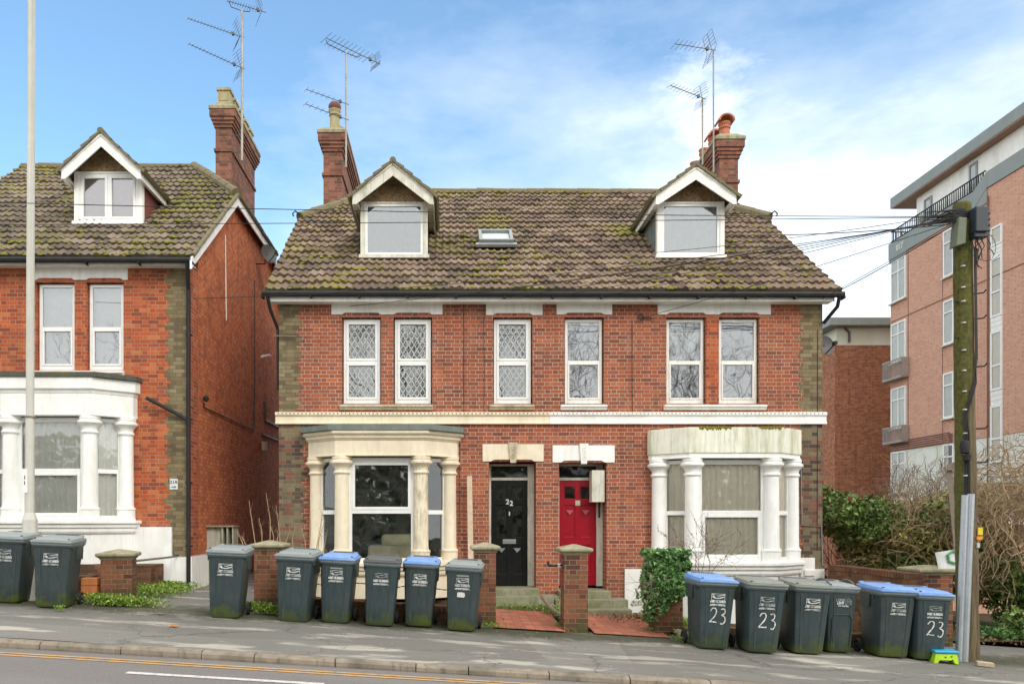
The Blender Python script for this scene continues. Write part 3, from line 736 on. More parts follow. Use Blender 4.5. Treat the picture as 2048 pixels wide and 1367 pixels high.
def quoins(house, xe, sgn, z0, z1, m, w=.36, k=4, y=14.5, seed=2, name='quoin'):
    rr = random.Random(seed); b = MB(); z = z0; i = 0
    while z < z1-.01:
        zz = min(z+.075, z1); ww = w+(.0, .055, .11, .055)[i % 4]+rr.uniform(-.012, .012)
        b.box(xe, xe+sgn*ww, y-.004, y+.003, z, zz-.0006); z += .075; i += 1
    return b.build(name, m, house)

# ------------------------------------------------------------------ THE PAIR OF HOUSES
H = thing('house', 'pair of red brick semi-detached houses with black and red front doors and two gabled dormers', 'house', (1.96, 14.5, 0))
up = [(686,760), (789,862), (988,1063), (1131,1206), (1335,1410), (1440,1517)]
holes = []
for a, b in up: holes.append((fx(a)-.02, fx(b)+.02, fz(807), fz(634)))
BL, BR = -1.22, 5.25
holes += [(BL-1.12, BL+1.12, .95, 2.86), (BR-1.12, BR+1.12, .95, 2.82)]
D1, D2 = (.79, 1.69), (2.12, 3.03); ZD = .42
holes += [(D1[0], D1[1], ZD-.02, 2.83), (D2[0], D2[1], ZD-.06, 2.80)]
w = holed_wall(-3.21, 7.14, -.9, 6.0, 14.5, 14.95, holes); wall = w.build('front_wall', M['brick'], H)
sw = MB()
gp = [(14.952,-.9), (14.952,6.48), (17.5,8.50), (20.8,8.50), (23.8,6.10), (23.8,-.9)]
sw.prism(gp, -3.21, -2.9, 'x'); sw.prism(gp, 6.84, 7.14, 'x'); sw.box(-2.9, 6.84, 23.5, 23.8, -.9, 5.9)
sw.build('side_wall', M['brick'], H)
it = MB(); it.box(-2.88, 6.82, 17.4, 17.5, -.5, 6.1); it.box(-2.88, 6.82, 14.97, 17.39, 3.2, 3.4); it.box(-2.88, 6.82, 14.97, 17.39, 5.75, 5.85); it.box(1.86, 1.96, 14.97, 17.39, -.4, 3.19); it.box(-2.88, 6.82, 14.97, 17.39, .1, .3)
it.build('interior', M['interior'], H)
quoins(H, -3.21, 1, 3.75, 5.85, M['stock'], .33, seed=4, name='quoin'); quoins(H, -3.21, 1, -.3, 3.53, M['stock_mix'], .42, seed=5, name='quoin')
quoins(H, 7.14, -1, 3.75, 5.85, M['stock'], .36, seed=6); quoins(H, 7.14, -1, -.3, 3.53, M['stock_mix'], .36, seed=7)
# string course: cream over number 22, white over its neighbour
for (a, b, m) in ((-3.27, fx(1099), 'cream'), (fx(1099)+.003, 7.20, 'white_clean')):
    dn = MB(); s = MB(); s.prism([(14.505,3.53), (14.44,3.53), (14.44,3.56), (14.465,3.575), (14.465,3.67), (14.43,3.70), (14.43,3.75), (14.505,3.765)], a, b, 'x')
    x = a+.05
    while x < b-.03: dn.box(x, x+.026, 14.4275, 14.4325, 3.712, 3.738); x += .075  # dark boxes stand in for the shade inside small notches
    so_ = s.build('string_course', M[m], H, label='cream half of the string course' if m == 'cream' else 'white half of the string course'); dn.build('dentil_pattern', mat('dentil_shade', (.26,.21,.14) if m == 'cream' else (.42,.41,.37), .9), so_)
for (a, b, ops, m, k, z0, z1) in ((663,885,[(684,762),(787,864)],'white',0,629,602), (972,1085,[(986,1065)],'white',0,630,602), (1113,1224,[(1129,1208)],'white_clean',0,629,602), (1315,1541,[(1333,1412),(1438,1519)],'white_clean',0,629,602)):
    lintel(H, fx(a), fx(b), fz(z0), fz(z1), [(fx(p), fx(q)) for p, q in ops], M[m])
lintel(H, fx(965), fx(1087), 2.82, fz(888), [(D1[0]+.04, D1[1]-.04)], M['cream'], True); lintel(H, fx(1105), fx(1229), 2.80, fz(890), [(D2[0]+.04, D2[1]-.04)], M['white_clean'], True)
for a, b, m in ((680,866,'sill_stone'), (979,1068,'sill_stone'), (1121,1213,'white'), (1327,1531,'white')): sill(H, fx(a), fx(b), fz(808), M[m])
for i, (a, b) in enumerate(up):
    cur = {0: None, 1: None, 2: None, 3: None, 4: ('blind', [(.05,.95,.45,1,3,.004)]), 5: None}[i]
    window(H, T(fx(a), 14.585, fz(806)), fx(b)-fx(a), fz(636)-fz(806), tz=.495, fw=.055, sash=.045 if i < 3 else .03, lattice=i < 3, up_sash=i < 3, low_sash=True, curtain=cur, seed=30+i,
           frame='upvc' if i < 3 else 'white', glass='glass_lead' if i < 3 else 'glass', label='window with diamond leaded panes' if i < 3 else 'plain sash window', sill=.03)
b22 = bay(H, BL, .92, 2.88, 3.16, fz(1196, 14), M['cream'], M['cream_peel'], 'cornice', 'glass_low', (None, None))
b23 = bay(H, BR, .93, 2.84, 3.36, -.5, M['white_clean'], None, 'flat', 'glass_low', (('curtain', [(.04,.53,0,1,5,.022), (.50,.97,0,1,5,.022)]), ('curtain', [(.05,.95,0,1,3,.02)])))
cr = MB(); cr.sweep([(BR-1.45,14.49), (BR-1.42,14.34), (BR-.84,13.88), (BR+.84,13.88), (BR+1.42,14.34), (BR+1.45,14.49)], [(0,2.93), (0,3.40), (-.2,3.40), (-.2,2.93)])
cr.build('parapet_render', M['creamwhite'], b23, bevel=.01)
mm_ = MB(); rr_ = random.Random(31)
for _ in range(260):
    x_ = BR+rr_.uniform(-.84,.84) if rr_.random() < .75 else BR+rr_.uniform(-1.3,1.3); y_ = 13.885 if abs(x_-BR) < .84 else 13.885+(abs(x_-BR)-.84)*.8; q_ = rr_.uniform(.008,.028)
    if math.sin(x_*5.5)+rr_.uniform(-.6,.6) < .1: continue
    mm_.lathe([(0,-q_*rr_.uniform(1,3.2)), (q_,-q_*.3), (q_*.9,q_*.3), (0,q_*.6)], (x_, y_, 3.395), 6)
mo_ = mm_.build('moss', M['moss'], b23, smooth='all'); mo_['kind'] = 'stuff'
sf = MB(); sf.box(BL-.35, BL+.75, 14.9, 15.5, .3, 1.22); sf.box(BL-.12, BL+.75, 15.3, 15.6, 1.2, 1.42); sf.build('sofa', M['sofa'], b22, bevel=.07)
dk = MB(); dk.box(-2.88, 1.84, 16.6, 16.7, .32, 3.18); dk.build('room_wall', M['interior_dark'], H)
# white plinth of the right half and its vent
p = MB(); p.box(fx(1249), 7.16, 14.455, 14.502, -.9, fz(1137)); p.build('plinth', M['white_clean'], H)
v = MB()
for i in range(7): v.box(3.50+i*.03, 3.516+i*.03, 14.447, 14.456, fz(1209), fz(1199))
v.build('air_vent', M['sill_stone'], H)
pl = MB(); pl.box(BL-1.6, BL+1.6, 14.3, 14.5, -.3, fz(1197)); pl.box(-3.23, .75, 14.47, 14.503, -.5, .05); pl.build('plinth_base', M['wallbrick'], H)
# brighter red brick piers between the paired upper windows
for a, b in ((1412.5, 1437.5),):
    q = MB(); q.box(fx(a), fx(b), 14.4965, 14.502, fz(806), fz(634)); q.build('brick_pier', M['brick_left'], H, label='bright red brick pier between the paired windows')
# doors
def front_door(dx, ztop, m, col):
    x0, x1 = dx; y = 14.86
    f = MB(); f.box(x0+.001, x0+.06, y-.01, y+.08, ZD, 2.80); f.box(x1-.125, x1-.002, y-.01, y+.08, ZD, 2.80); f.box(x0+.06, x1-.125, y-.005, y+.08, 2.76, 2.80); f.box(x0+.06, x1-.125, y-.012, y+.08, 2.48, 2.535)
    fo = f.build('door_frame', M['oldwhite'], H, bevel=.005)
    g = MB(); g.quad((x0+.06,y+.03,2.535), (x1-.125,y+.03,2.535), (x1-.125,y+.03,2.76), (x0+.06,y+.03,2.76)); g.build('fanlight', M['glass_dark'], fo)
    a, b = x0+.062, x1-.127; W = b-a
    d = MB(); pane = MB()
    st = .10; xm = (a+b)/2
    d.box(a, b, y+.03, y+.06, ZD+.012, 2.478)                  # backing
    for (p, q) in ((a, a+st), (b-st, b), (xm-.05, xm+.05)): d.box(p, q, y+.012, y+.03, ZD+.012, 2.478)
    rails = [(ZD+.012, ZD+.22), (1.34, 1.50), (1.00+.0, 1.10)] if False else [(ZD+.012, ZD+.24), (1.22, 1.38), (2.0, 2.12), (2.36, 2.478)]
    for (p, q) in rails:
        for (r, s_) in ((a+st, xm-.05), (xm+.05, b-st)): d.box(r, s_, y+.0125, y+.03, p, q)
    do = d.build('front_door', m, H, bevel=.004, label=col)
    for (r, s_) in ((a+st, xm-.05), (xm+.05, b-st)):
        pane.quad((r+.01,y+.027,2.13), (s_-.01,y+.027,2.13), (s_-.01,y+.027,2.35), (r+.01,y+.027,2.35))
        if 'black' in col: pane.quad((r+.01,y+.027,1.39), (s_-.01,y+.027,1.39), (s_-.01,y+.027,1.99), (r+.01,y+.027,1.99))
    pane.build_each('door_pane', M['glass_dark'], do)
    t = MB()
    for (r, s_) in ((a+st, xm-.05), (xm+.05, b-st)):            # triangular mouldings, their highlight painted as a paler colour
        z = 1.16 if 'black' in col else 1.90
        t.prism([(r+.03, z), (s_-.03, z), ((r+s_)/2, z-.09)], y+.006, y+.012)
    t.build_each('panel_moulding', M['grey_metal'] if 'black' in col else mat('pink_highlight_paint', (.5,.12,.12), .4), do)
    return do, xm, y
do, xm, y = front_door(D1, 2.8, M['blackpaint'], 'black door with numerals and letter plate')
text_mesh('2', .135, T(xm-.035, y+.010, 2.06), M['white_text'], 'door_number', do, .004); text_mesh('2', .135, T(xm+.04, y+.010, 2.03), M['white_text'], 'door_number', do, .004)
k = MB(); k.box(xm-.012, xm+.012, y-.02, y+.012, 1.79, 1.87); k.build('knocker', M['white_text'], do, bevel=.004)
k = MB(); k.box(xm-.13, xm+.13, y-.004, y+.012, 1.245, 1.335); k.box(xm-.10, xm+.10, y-.010, y-.004, 1.27, 1.31); k.build('letter_plate', M['grey_metal'], do, bevel=.004)
do, xm, y = front_door(D2, 2.8, M['redpaint'], 'red door with small number plate')
k = MB(); k.box(xm-.05, xm+.05, y+.002, y+.012, 1.99, 2.09); n_ = k.build('number_plate', M['sill_stone'], do); text_mesh('23', .065, T(xm, y-.001, 2.04), M['white_text'], 'door_number', n_.parent, .001)
k = MB(); k.box(D2[1]-.27, D2[1]-.02, 14.56, 14.84, 2.05, 2.66); k.build('meter_box', M['oldwhite'], H, bevel=.008)
k = MB(); k.tube([(D2[1]-.10,14.7,2.05), (D2[1]-.10,14.7,1.75)], .02); k.build('conduit', M['black'], H)
# steps
s = MB(); s.box(D1[0]-.03, D1[1]+.03, 14.20, 14.955, -.3, ZD-.001); s.box(.55, 1.97, 14.04, 14.198, -.3, .30); s.box(.55, 1.97, 13.74, 14.04, -.3, .16)
s.box(D2[0]-.03, D2[1]+.03, 14.20, 14.955, -.3, ZD-.04); s.box(1.99, 3.33, 14.02, 14.198, -.3, .24); s.box(1.99, 3.33, 13.72, 14.02, -.3, .09)
s.box(.55, .755, 14.2, 14.49, -.3, .30); s.box(1.725, 2.085, 14.2, 14.49, -.3, .29); s.box(3.065, 3.33, 14.2, 14.49, -.3, .24)
s.build('steps', M['step'], H, bevel=.012)
# roof
XL, XR, S2 = -3.40, 7.40, (17.47-14.2)/CP; SL = (19.15-14.2)/CP; Z0 = 5.97
def xl(s): return XL if s < S2 else XL+1.6*(s-S2)/(SL-S2)
def xr(s): return XR-.05 if s < S2 else XR-.05-1.6*(s-S2)/(SL-S2)
def mfn(x, s):
    f = .10+.25*max(0, math.sin(x*1.3+.6))*(s < 3)
    if x < -1.6: f += .25
    if .2 < x < 1.3 and s < 3.6: f += .35
    if 3.9 < x < 5.9 and s < 1.4: f += .75
    if s > SL-.35: f += .6
    if 3.1 < x < 3.9 and s < 2.2: f += .3
    return min(1, f)
def onrf(x, s, a): return False
DXL, DXR = -1.08, 4.92
def skipd(x, s): return (abs(x-DXL) < .7 and 1.3 < s) or (abs(x-DXR) < .7 and 1.3 < s)
RF = tile_roof(H, xl, xr, 14.2, Z0, SL, M['tile_m'], 'roof', 11, 900, mfn, skipd)
bk = MB(); YR_, ZR_ = 19.15, Z0+4.95*PT
bk.add([(XL,14.25,Z0-.03), (XR,14.25,Z0-.03), (XR,17.47,Z0+3.27*PT-.03), (XR-1.6,19.15,ZR_-.03), (XL+1.6,19.15,ZR_-.03), (XL,17.47,Z0+3.27*PT-.03),
        (XL,24.05,Z0), (XR,24.05,Z0), (XR,20.83,Z0+3.27*PT), (XL,20.83,Z0+3.27*PT)],
       [(0,1,2,3,4,5), (6,9,4,3,8,7), (2,8,3), (5,4,9)])
bk.build('roof_slope', M['ridge'], H)
rd = MB(); zr = ZR_+.0; ridge_run(rd, (XL+1.6,19.15,zr), (XR-1.6,19.15,zr), .105, .42, 3)
ridge_run(rd, (XL+.02,17.45,Z0+3.27*PT+.05), (XL+1.6,19.15,zr), .12, .42, 4); ridge_run(rd, (XR-.02,17.45,Z0+3.27*PT+.05), (XR-1.6,19.15,zr), .12, .42, 5)
rd.build('ridge_tiles', M['ridge'], H, smooth=True)
fi = MB()
for x, sg in ((XL+.02, -1), (XR-.02, 1)): fi.tube([(x, 17.42, Z0+3.27*PT+.10), (x+sg*.10, 17.40, Z0+3.27*PT+.18), (x+sg*.16, 17.4, Z0+3.27*PT+.12), (x+sg*.14, 17.4, Z0+3.27*PT+.06)], .018, 6)
fi.build('hip_iron', M['black'], H)
e = MB(); e.box(-3.36, 7.24, 14.235, 14.26, fz(603,14.25), fz(590,14.25)+.06); e.box(-3.36, 7.24, 14.262, 14.497, fz(603,14.25)+.02, fz(603,14.25)+.035); e.build('fascia', M['white'], H)
g = MB(); gutter(g, (-3.45,14.17,5.92), (7.38,14.17,5.90), .058)
g.tube([(7.30,14.17,5.88), (7.30,14.25,5.7), (7.16,14.5,5.45)], .036); g.tube([(7.16,14.5,5.45), (7.2,14.6,.9)], .036, 8) if False else None
g.tube([(-3.36,14.17,5.90), (-3.33,14.3,5.66), (-3.24,14.55,5.35), (-3.25,14.62,4.2)], .036)
g.build('gutter', M['black'], H, smooth=True)
v = MB()
for x in (XL+.02, XR-.02):
    v.prism([(14.2,Z0-.10), (17.47,Z0-.10+3.27*PT), (17.47,Z0+3.27*PT), (14.2,Z0)], x-.015, x+.015, 'x'); v.box(x-.02, x+.02, 17.47, 20.8, Z0+3.27*PT-.12, Z0+3.27*PT)
v.build('verge_board', M['white'], H)
g = MB(); x = fx(623, 14.4); g.tube([(x-.06,14.3,3.42), (x-.02,14.40,3.2), (x,14.43,2.9), (x,14.43,.3)], .04, 8); g.box(x-.10, x+.02, 14.22, 14.36, 3.38, 3.5)
for z in (2.6, 1.6): g.box(x-.05, x+.05, 14.42, 14.49, z, z+.03)
g.build('downpipe', M['black'], H, smooth=True)
# rooflight
rl = MB(); s0, s1 = 2.28, 2.95; x0, x1 = .66, 1.38
def onr(x, s, h): return (x, 14.2+s*CP-h*SP, Z0+s*SP+h*CP)
Mr = Matrix.Translation(onr(x0, s0, .125)) @ Matrix.Rotation(PA-math.pi/2, 4, 'X')
f = MB(Mr); W, Hh = x1-x0, s1-s0
for q in ((0,.07,0,Hh), (W-.07,W,0,Hh), (.07,W-.07,0,.07), (.07,W-.07,Hh-.07,Hh)): f.box(q[0], q[1], -.07, .08, q[2], q[3])
f.box(-.07, W+.07, -.012, .05, -.12, -.001)
fo = f.build('rooflight', M['grey_metal'], H, bevel=.006)
f = MB(Mr); f.quad((.07,-.03,.07), (W-.07,-.03,.07), (W-.07,-.03,Hh-.07), (.07,-.03,Hh-.07)); f.build('pane', glass_mat('rooflight_glass', .15, (.8,.85,.85), .0), fo)
f = MB(Mr); f.box(.05, W-.05, .0, .02, .05, Hh-.05); f.build('blind', M['white_clean'], fo)
# dormers
dk_ = dict(tz=None, fw=.055, sash=.0, low_sash=False, glass='glass')
dormer(H, DXL, 15.4, 7.06, 8.10, .66, 8.84, 7.98, .80, M['felt'], dict(curtain=('blind', [(.03,.97,0,1,2,.003)]), **dk_), 41)
dormer(H, DXR, 15.4, 7.06, 8.10, .66, 8.76, 7.98, .80, M['lead'], dict(curtain=('net', [(.70,.97,0,1,3,.02)]), **dk_), 42, 'white')
bb = MB(); bb.box(DXR-.5, DXR+.5, 16.2, 16.25, 7.0, 8.2); bb.build('loft_wall', M['blind'], H)
chimney(H, -3.08, -2.62, 18.9, 21.8, 7.5, 11.26, [(.12,.62,'buffcowl'), (.38,.55,'buff'), (.62,.5,'buff'), (.87,.5,'buff')], None)
chimney(H, 6.68, 7.14, 18.7, 21.6, 7.5, 11.0, [(.10,.42,'redhood'), (.36,.42,'redhood'), (.62,.5,'red'), (.88,.5,'red')], None)
# small fittings of the pair
cb = MB()
for px, pa, pb in ((927,608,825), (968,608,825), (1264,640,830)): cb.tube([(fx(px),14.49,fz(pa)), (fx(px)+.005,14.49,fz(pb))], .006, 4)
cb.tube([(fx(1635),14.49,fz(660)), (fx(1634),14.49,fz(1100))], .006, 4); cb.tube([(fx(920),14.49,fz(850)), (fx(918),14.49,fz(1090))], .006, 4)
cb.build_each('wall_cable', M['cable'], H)
cb = MB(); cb.tube([(fx(1601),14.48,fz(930)), (fx(1603),14.48,fz(1050)), (fx(1642),14.48,fz(1052)), (fx(1644),14.48,fz(1130))], .013, 5); cb.build('waste_pipe', M['grey_metal'], H)
cb = MB(); cb.box(fx(1597), fx(1625), 14.40, 14.45, fz(1158), fz(1114)); cb.box(fx(1603), fx(1624), 14.37, 14.40, fz(1150), fz(1138)); cb.build('meter_cabinet', M['white'], H, bevel=.006)
cb = MB(); cb.tube([(-3.3,14.44,fz(673)), (-2.85,14.44,fz(674))], .014, 5); cb.tube([(7.0,14.5,6.1),(7.3,14.1,6.0)], .01, 4); cb.build('overflow_pipe', M['wood_grey'], H)
# ------------------------------------------------------------------ THE LEFT HOUSE
HL = thing('house', 'bright red brick house with white painted bay, across the driveway from the pair', 'house', (-7.6, 14.5, 0))
XW = -4.9; XE = -10.6; LB = -7.33; ZL = 6.60
lw = [(76-2,147), (175,245)]
holes = [(fx(a)-.02, fx(b)+.02, fz(740), fz(564)) for a, b in lw]+[(-9.9, -9.1, fz(740), fz(564)), (LB-1.12, LB+1.12, 1.72, 3.60)]
holed_wall(XE, XW, -.3, 6.62, 14.5, 14.95, holes).build('front_wall', M['brick_left'], HL)
sw = MB(); gp = [(14.952,-.3), (14.952,7.10), (17.24,ZL+3.04*PT-.08), (21.1,ZL+3.04*PT-.08), (24.4,6.35), (24.4,-.3)]
sw.prism(gp, XW-.3, XW, 'x'); sw.build('side_wall', M['brick_side'], HL)
sw = MB(); sw.box(XE, XE+.3, 14.955, 24.1, -.3, 6.5); sw.box(XE, XW-.31, 24.1, 24.39, -.3, 6.3); sw.build('rear_wall', M['brick_side'], HL)
it = MB(); it.box(XE+.3, XW-.31, 17.4, 17.5, 0, 6.7); it.box(XE+.3, XW-.31, 14.97, 17.39, 4.0, 4.2); it.box(XE+.3, XW-.31, 14.97, 17.39, 6.4, 6.5); it.box(XE+.3, XW-.31, 14.97, 17.39, .9, 1.1)
it.build('interior', M['interior'], HL)
quoins(HL, XW, -1, 1.0, 6.55, M['stock'], .38, seed=14)
q = MB(); z = 1.0; rr = random.Random(3)
lintel(HL, fx(70), fx(256), fz(560), fz(531), [(fx(73),fx(149)), (fx(173),fx(247))], M['white_clean'])
sill(HL, fx(66), fx(249), fz(741), M['white_clean'])
for i, (a, b) in enumerate(lw+[(-149,-67)]):
    window(HL, T(fx(a), 14.585, fz(739)), fx(b)-fx(a), fz(566)-fz(739), tz=.49, fw=.06, sash=.035, curtain=('blind', [(.05,.95,0,1,2,.004)]), seed=50+i, low_sash=True, sill=.03)
bL = bay(HL, LB, 1.70, 3.62, 4.02, .9, M['white_clean'], None, 'fascia', 'glass_low', (('net', [(.03,.50,0,1,5,.02), (.50,.97,0,1,5,.02)]), ('net', [(.05,.95,0,1,3,.02)])))
pb = MB(); pb.box(fx(290)-.3, fx(345), 14.44, 14.503, .3, fz(1053)); pb.box(fx(345)+.002, XW+.012, 14.45, 14.503, .2, fz(1113)); pb.box(XW-.02, XW+.03, 14.505, 16.9, .1, fz(1112)-.0)
pb.build('plinth', M['white_clean'], HL)
pb = MB(); pb.box(XE, fx(330), 13.82, 14.43, .1, .885); pb.build('plinth_base', M['wallbrick'], HL)
SLl = (19.15-14.2)/CP; S2l = (17.24-14.2)/CP; XRl = -4.76
def xll(s): return -10.7
def xrl(s): return XRl if s < S2l else XRl-1.6*(s-S2l)/(SLl-S2l)
def mfl(x, s):
    f = .25+.3*max(0, math.sin(x*2.1+1))*(s < 2.5)
    if x > -6.2 and s > 2.6: f += .8
    if -9 < x < -7.5 and s < 1.2: f += .5
    return min(1, f)
DL = -6.98
tile_roof(HL, xll, xrl, 14.2, ZL, SLl, M['tile_l'], 'roof', 21, 1000, mfl, lambda x, s: abs(x-DL) < .7 and s > 1.6)
zc_ = ZL+3.04*PT; zR = ZL+4.95*PT
bk = MB(); XE2 = -10.7
bk.add([(XE2,14.25,ZL-.03), (XRl,14.25,ZL-.03), (XRl,17.24,zc_-.03), (XRl-1.6,19.15,zR-.03), (XE2,19.15,zR-.03), (XE2,24.4,ZL-.35), (XRl,24.4,ZL-.35), (XRl,21.1,zc_)],
       [(0,1,2,3,4), (5,4,3,7,6), (2,7,3), (0,4,5)])
bk.build('roof_slope', M['ridge'], HL)
rd = MB(); ridge_run(rd, (XE2,19.15,zR+.0), (XRl-1.6,19.15,zR+.0), .105, .42, 8); ridge_run(rd, (XRl,17.2,zc_+.05), (XRl-1.6,19.15,zR+.03), .12, .42, 9); ridge_run(rd, (XRl+.02,17.3,zc_+.04), (XRl+.02,21.1,zc_+.04), .06, .4, 10)
ridge_run(rd, (XRl+.01,14.2,ZL+.05), (XRl+.01,17.24,zc_+.05), .045, .33, 12)
rd.build('ridge_tiles', M['ridge'], HL, smooth=True)
v = MB(); v.prism([(14.12,ZL-.24), (17.24,zc_-.21), (17.24,zc_-.0), (14.12,ZL-.04)], XRl-.02, XRl+.015, 'x'); v.box(XRl-.02, XRl+.015, 17.242, 21.0, zc_-.20, zc_-.0); v.prism([(21.0,zc_-.2), (21.0,zc_), (24.4,ZL-.32), (24.4,ZL-.52)], XRl-.02, XRl+.015, 'x')
v.build('bargeboard', M['white_clean'], HL)
v = MB(); v.box(XW+.001, XRl-.02, 14.3, 24.0, ZL-.1, ZL-.09) if False else [v.add([(XW-.1,ya,za),(XRl-.021,ya,za),(XRl-.021,yb,zb),(XW-.1,yb,zb)],[(0,1,2,3)]) for ya,za,yb,zb in ((14.3,ZL+.02,17.24,zc_-.06),(17.24,zc_-.06,21.0,zc_-.06))]; v.build('soffit', M['felt'], HL)
e = MB(); e.box(XE2, XRl-.03, 14.235, 14.26, fz(530,14.25), fz(518,14.25)+.05); e.box(XE2, XRl-.03, 14.262, 14.497, fz(530,14.25)+.02, fz(530,14.25)+.035); e.build('fascia', M['white'], HL)
g = MB(); gutter(g, (XE2,14.17,6.56), (XRl+.0,14.17,6.54), .055); g.build('gutter', M['black'], HL, smooth=True)
g = MB(); x = fx(377,14.42); g.tube([(XRl-.08,14.17,6.5), (x+.03,14.3,6.2), (x,14.42,6.05), (x,14.42,.42)], .042, 8)
for z in (5.2, 3.6, 2.4, 1.2): g.box(x-.06, x+.06, 14.42, 14.49, z, z+.03)
g.tube([(fx(292,14.3),14.3,fz(795,14.3)), (fx(345,14.4),14.41,fz(822,14.4)), (fx(372,14.4),14.43,fz(838,14.4)), (x,14.42,fz(855,14.4))], .034, 8)
g.build('downpipe', M['black'], HL, smooth=True)
dormer(HL, DL, 15.67, fz(447,15.67)+.04, fz(347,15.67), .68, 9.55, 8.60, .80, mat('maroon_cheek', (.20,.06,.05), .8), dict(tz=None, fw=.05, sash=.05, low_sash=True, mull=.5, curtain=('net', [(.05,.95,0,1,3,.01)])), 43, 'white_clean')
chimney(HL, -5.82, -5.42, 19.1, 21.4, 8.0, 11.96, [(.07,.42,'square'), (.28,.42,'square'), (.5,.42,'square'), (.72,.42,'square'), (.93,.42,'square')], None)
# cables, pipes and lights on the side wall
def sidep(px, py):                    # point on the wall plane x = XW
    Y = XW*F/(px-XV); return (XW+.02, Y, ZC+(YH-py)*Y/F)
c = MB(); c.tube([sidep(406,806), sidep(406,814), sidep(460,838), sidep(505,858), sidep(507,850), sidep(508,700), sidep(508,560)], .012, 5); c.build('wall_cable', M['cable'], HL)
c = MB(); c.tube([sidep(449,470), sidep(450,580), sidep(451,640)], .012, 5); c.build('aerial_cable', M['white'], HL)
c = MB(); c.tube([sidep(528,802), sidep(529,840), sidep(557,855)], .04, 8); c.tube([sidep(523,868), sidep(557,882)], .035, 8); c.build('waste_pipe', M['cable_grey'], HL, smooth=True)
c = MB(); p = Vector(sidep(523,892)); c.box(p.x, p.x+.12, p.y-.1, p.y+.1, p.z-.12, p.z+.12); c.build('junction_box', M['sill_stone'], HL, bevel=.01)
c = MB(); p = Vector(sidep(522,714)); c.tube([p, p+Vector((.25,-.1,.03))], [.05,.035], 10); c.build('flue_pipe', M['upvc'], HL, smooth=True)
c = MB(); p = Vector(sidep(404,803)); c.lathe([(.0,0),(.05,.02),(.06,.08),(.03,.12)], (p.x+.06, p.y, p.z), 10); c.build('wall_lamp', M['black'], HL, smooth=True)
sg = MB(); sg.box(fx(340), fx(356), 14.483, 14.495, fz(978), fz(957)); sg = sg.build('house_number_sign', M['board'], HL, bevel=.002)
text_mesh('21A', .088, T(fx(348), 14.481, fz(963.5)), M['black_text'], 'sign_text', sg, .002)
a = MB(); zz = fz(973); a.box(fx(343), fx(351), 14.479, 14.483, zz-.006, zz+.006); a.prism([(fx(350), zz-.02), (fx(350), zz+.02), (fx(354), zz)], 14.479, 14.483); a.build('sign_arrow', M['black_text'], sg)

# ------------------------------------------------------------------ satellite dishes
def dish(loc, d, r, label):
    t = thing('satellite_dish', label, 'satellite dish', loc)
    d = Vector(d).normalized(); u = d.orthogonal().normalized(); w = d.cross(u); vs = []; n = 20
    L = Vector(loc)
    rings = [(0,0), (.5,.05), (.85,.12), (1,.16)]
    m = MB()
    for q, h in rings:
        for i in range(n):
            a = 6.283*i/n; vs.append(L+(u*math.cos(a)+w*math.sin(a))*(r*q)+d*(h*r*2-.05))
    fs = [(i*n+k, i*n+(k+1)%n, (i+1)*n+(k+1)%n, (i+1)*n+k) for i in range(3) for k in range(n)]
    m.add(vs, fs); m.build('reflector', M['cable_grey'], t, smooth='all')
    m = MB(); lo = L+Vector((0,0,-r*.9)); m.tube([lo, L+d*r*1.3+Vector((0,0,-r*.35))], .012, 5); e = L+d*r*1.3+Vector((0,0,-r*.3)); m.box(e.x-.03, e.x+.03, e.y-.05, e.y+.05, e.z-.03, e.z+.04); m.build('arm', M['black'], t)
    m = MB(); m.tube([L-d*.04, L-d*.14, L-d*.14-Vector((0,0,.2)), L-d*.14-Vector((.0,-.0,.2))+Vector((-.25 if loc[0] < 0 else -.1,0,0))], .018, 6); m.build('bracket', M['black'], t)
    return t
p = P(537, 508, 19.4); dish(tuple(p), (.75,-.62,.15), .24, 'dark satellite dish on the gable of the left brick house')
p = P(1651, 690, 15.6); dish(tuple(p), (.25,-.95,.15), .20, 'dark satellite dish half hidden behind the right corner of the pair of houses')

# ------------------------------------------------------------------ roof aerials
def yagi(parent, far, near, n, el0, el1, refl=.0, name='antenna', grid=False):
    """far=(px,py,Y) mast end, near=(px,py): boom is level, elements across it"""
    a = P(far[0], far[1], far[2]); Yn = far[2]*(YH-far[1])/(YH-near[1]); b = P(near[0], near[1], Yn)
    d = (b-a).normalized(); c = d.cross(Vector((0,0,1))).normalized(); L = (b-a).length
    m = MB(); m.tube([a-d*.05, b], .009, 5)
    for i in range(n):
        f = .22+.78*i/(n-1); p = a+(b-a)*f; h = el0+(el1-el0)*i/(n-1)
        m.tube([p-c*h, p+c*h], .0045, 4)
    p = a+(b-a)*.17; m.box(p.x-.03, p.x+.03, p.y-.03, p.y+.03, p.z-.03, p.z+.035)
    if refl:
        for sg in (1, -1):
            q = a+d*.06; e = q+Vector((0,0,sg*refl))-d*(-refl*.35)
            m.tube([q, e], .007, 4)
            for k in range(1, 6):
                g_ = q+(e-q)*(k/5); m.tube([g_-c*.2, g_+c*.2], .004, 4)
            if grid:
                for o in (-.2, .2): m.tube([q+c*o, e+c*o], .006, 4)
    return m.build(name, M['aerial'], parent)
def aerial(mast, label, Y, spec, cradle=None, r=.02):
    px, y0, y1 = mast; base = P(px, y1, Y); t = thing('television_aerial', label, 'television aerial', tuple(base))
    m = MB(); m.tube([base, P(px, y0, Y)], r, 8); mo = m.build('mast', M['mast'], t, smooth=True)
    for s in spec: yagi(t, (s[0], s[1], Y), (s[2], s[3]), s[4], s[5], s[6], s[7], grid=s[8] if len(s) > 8 else False)
    return t
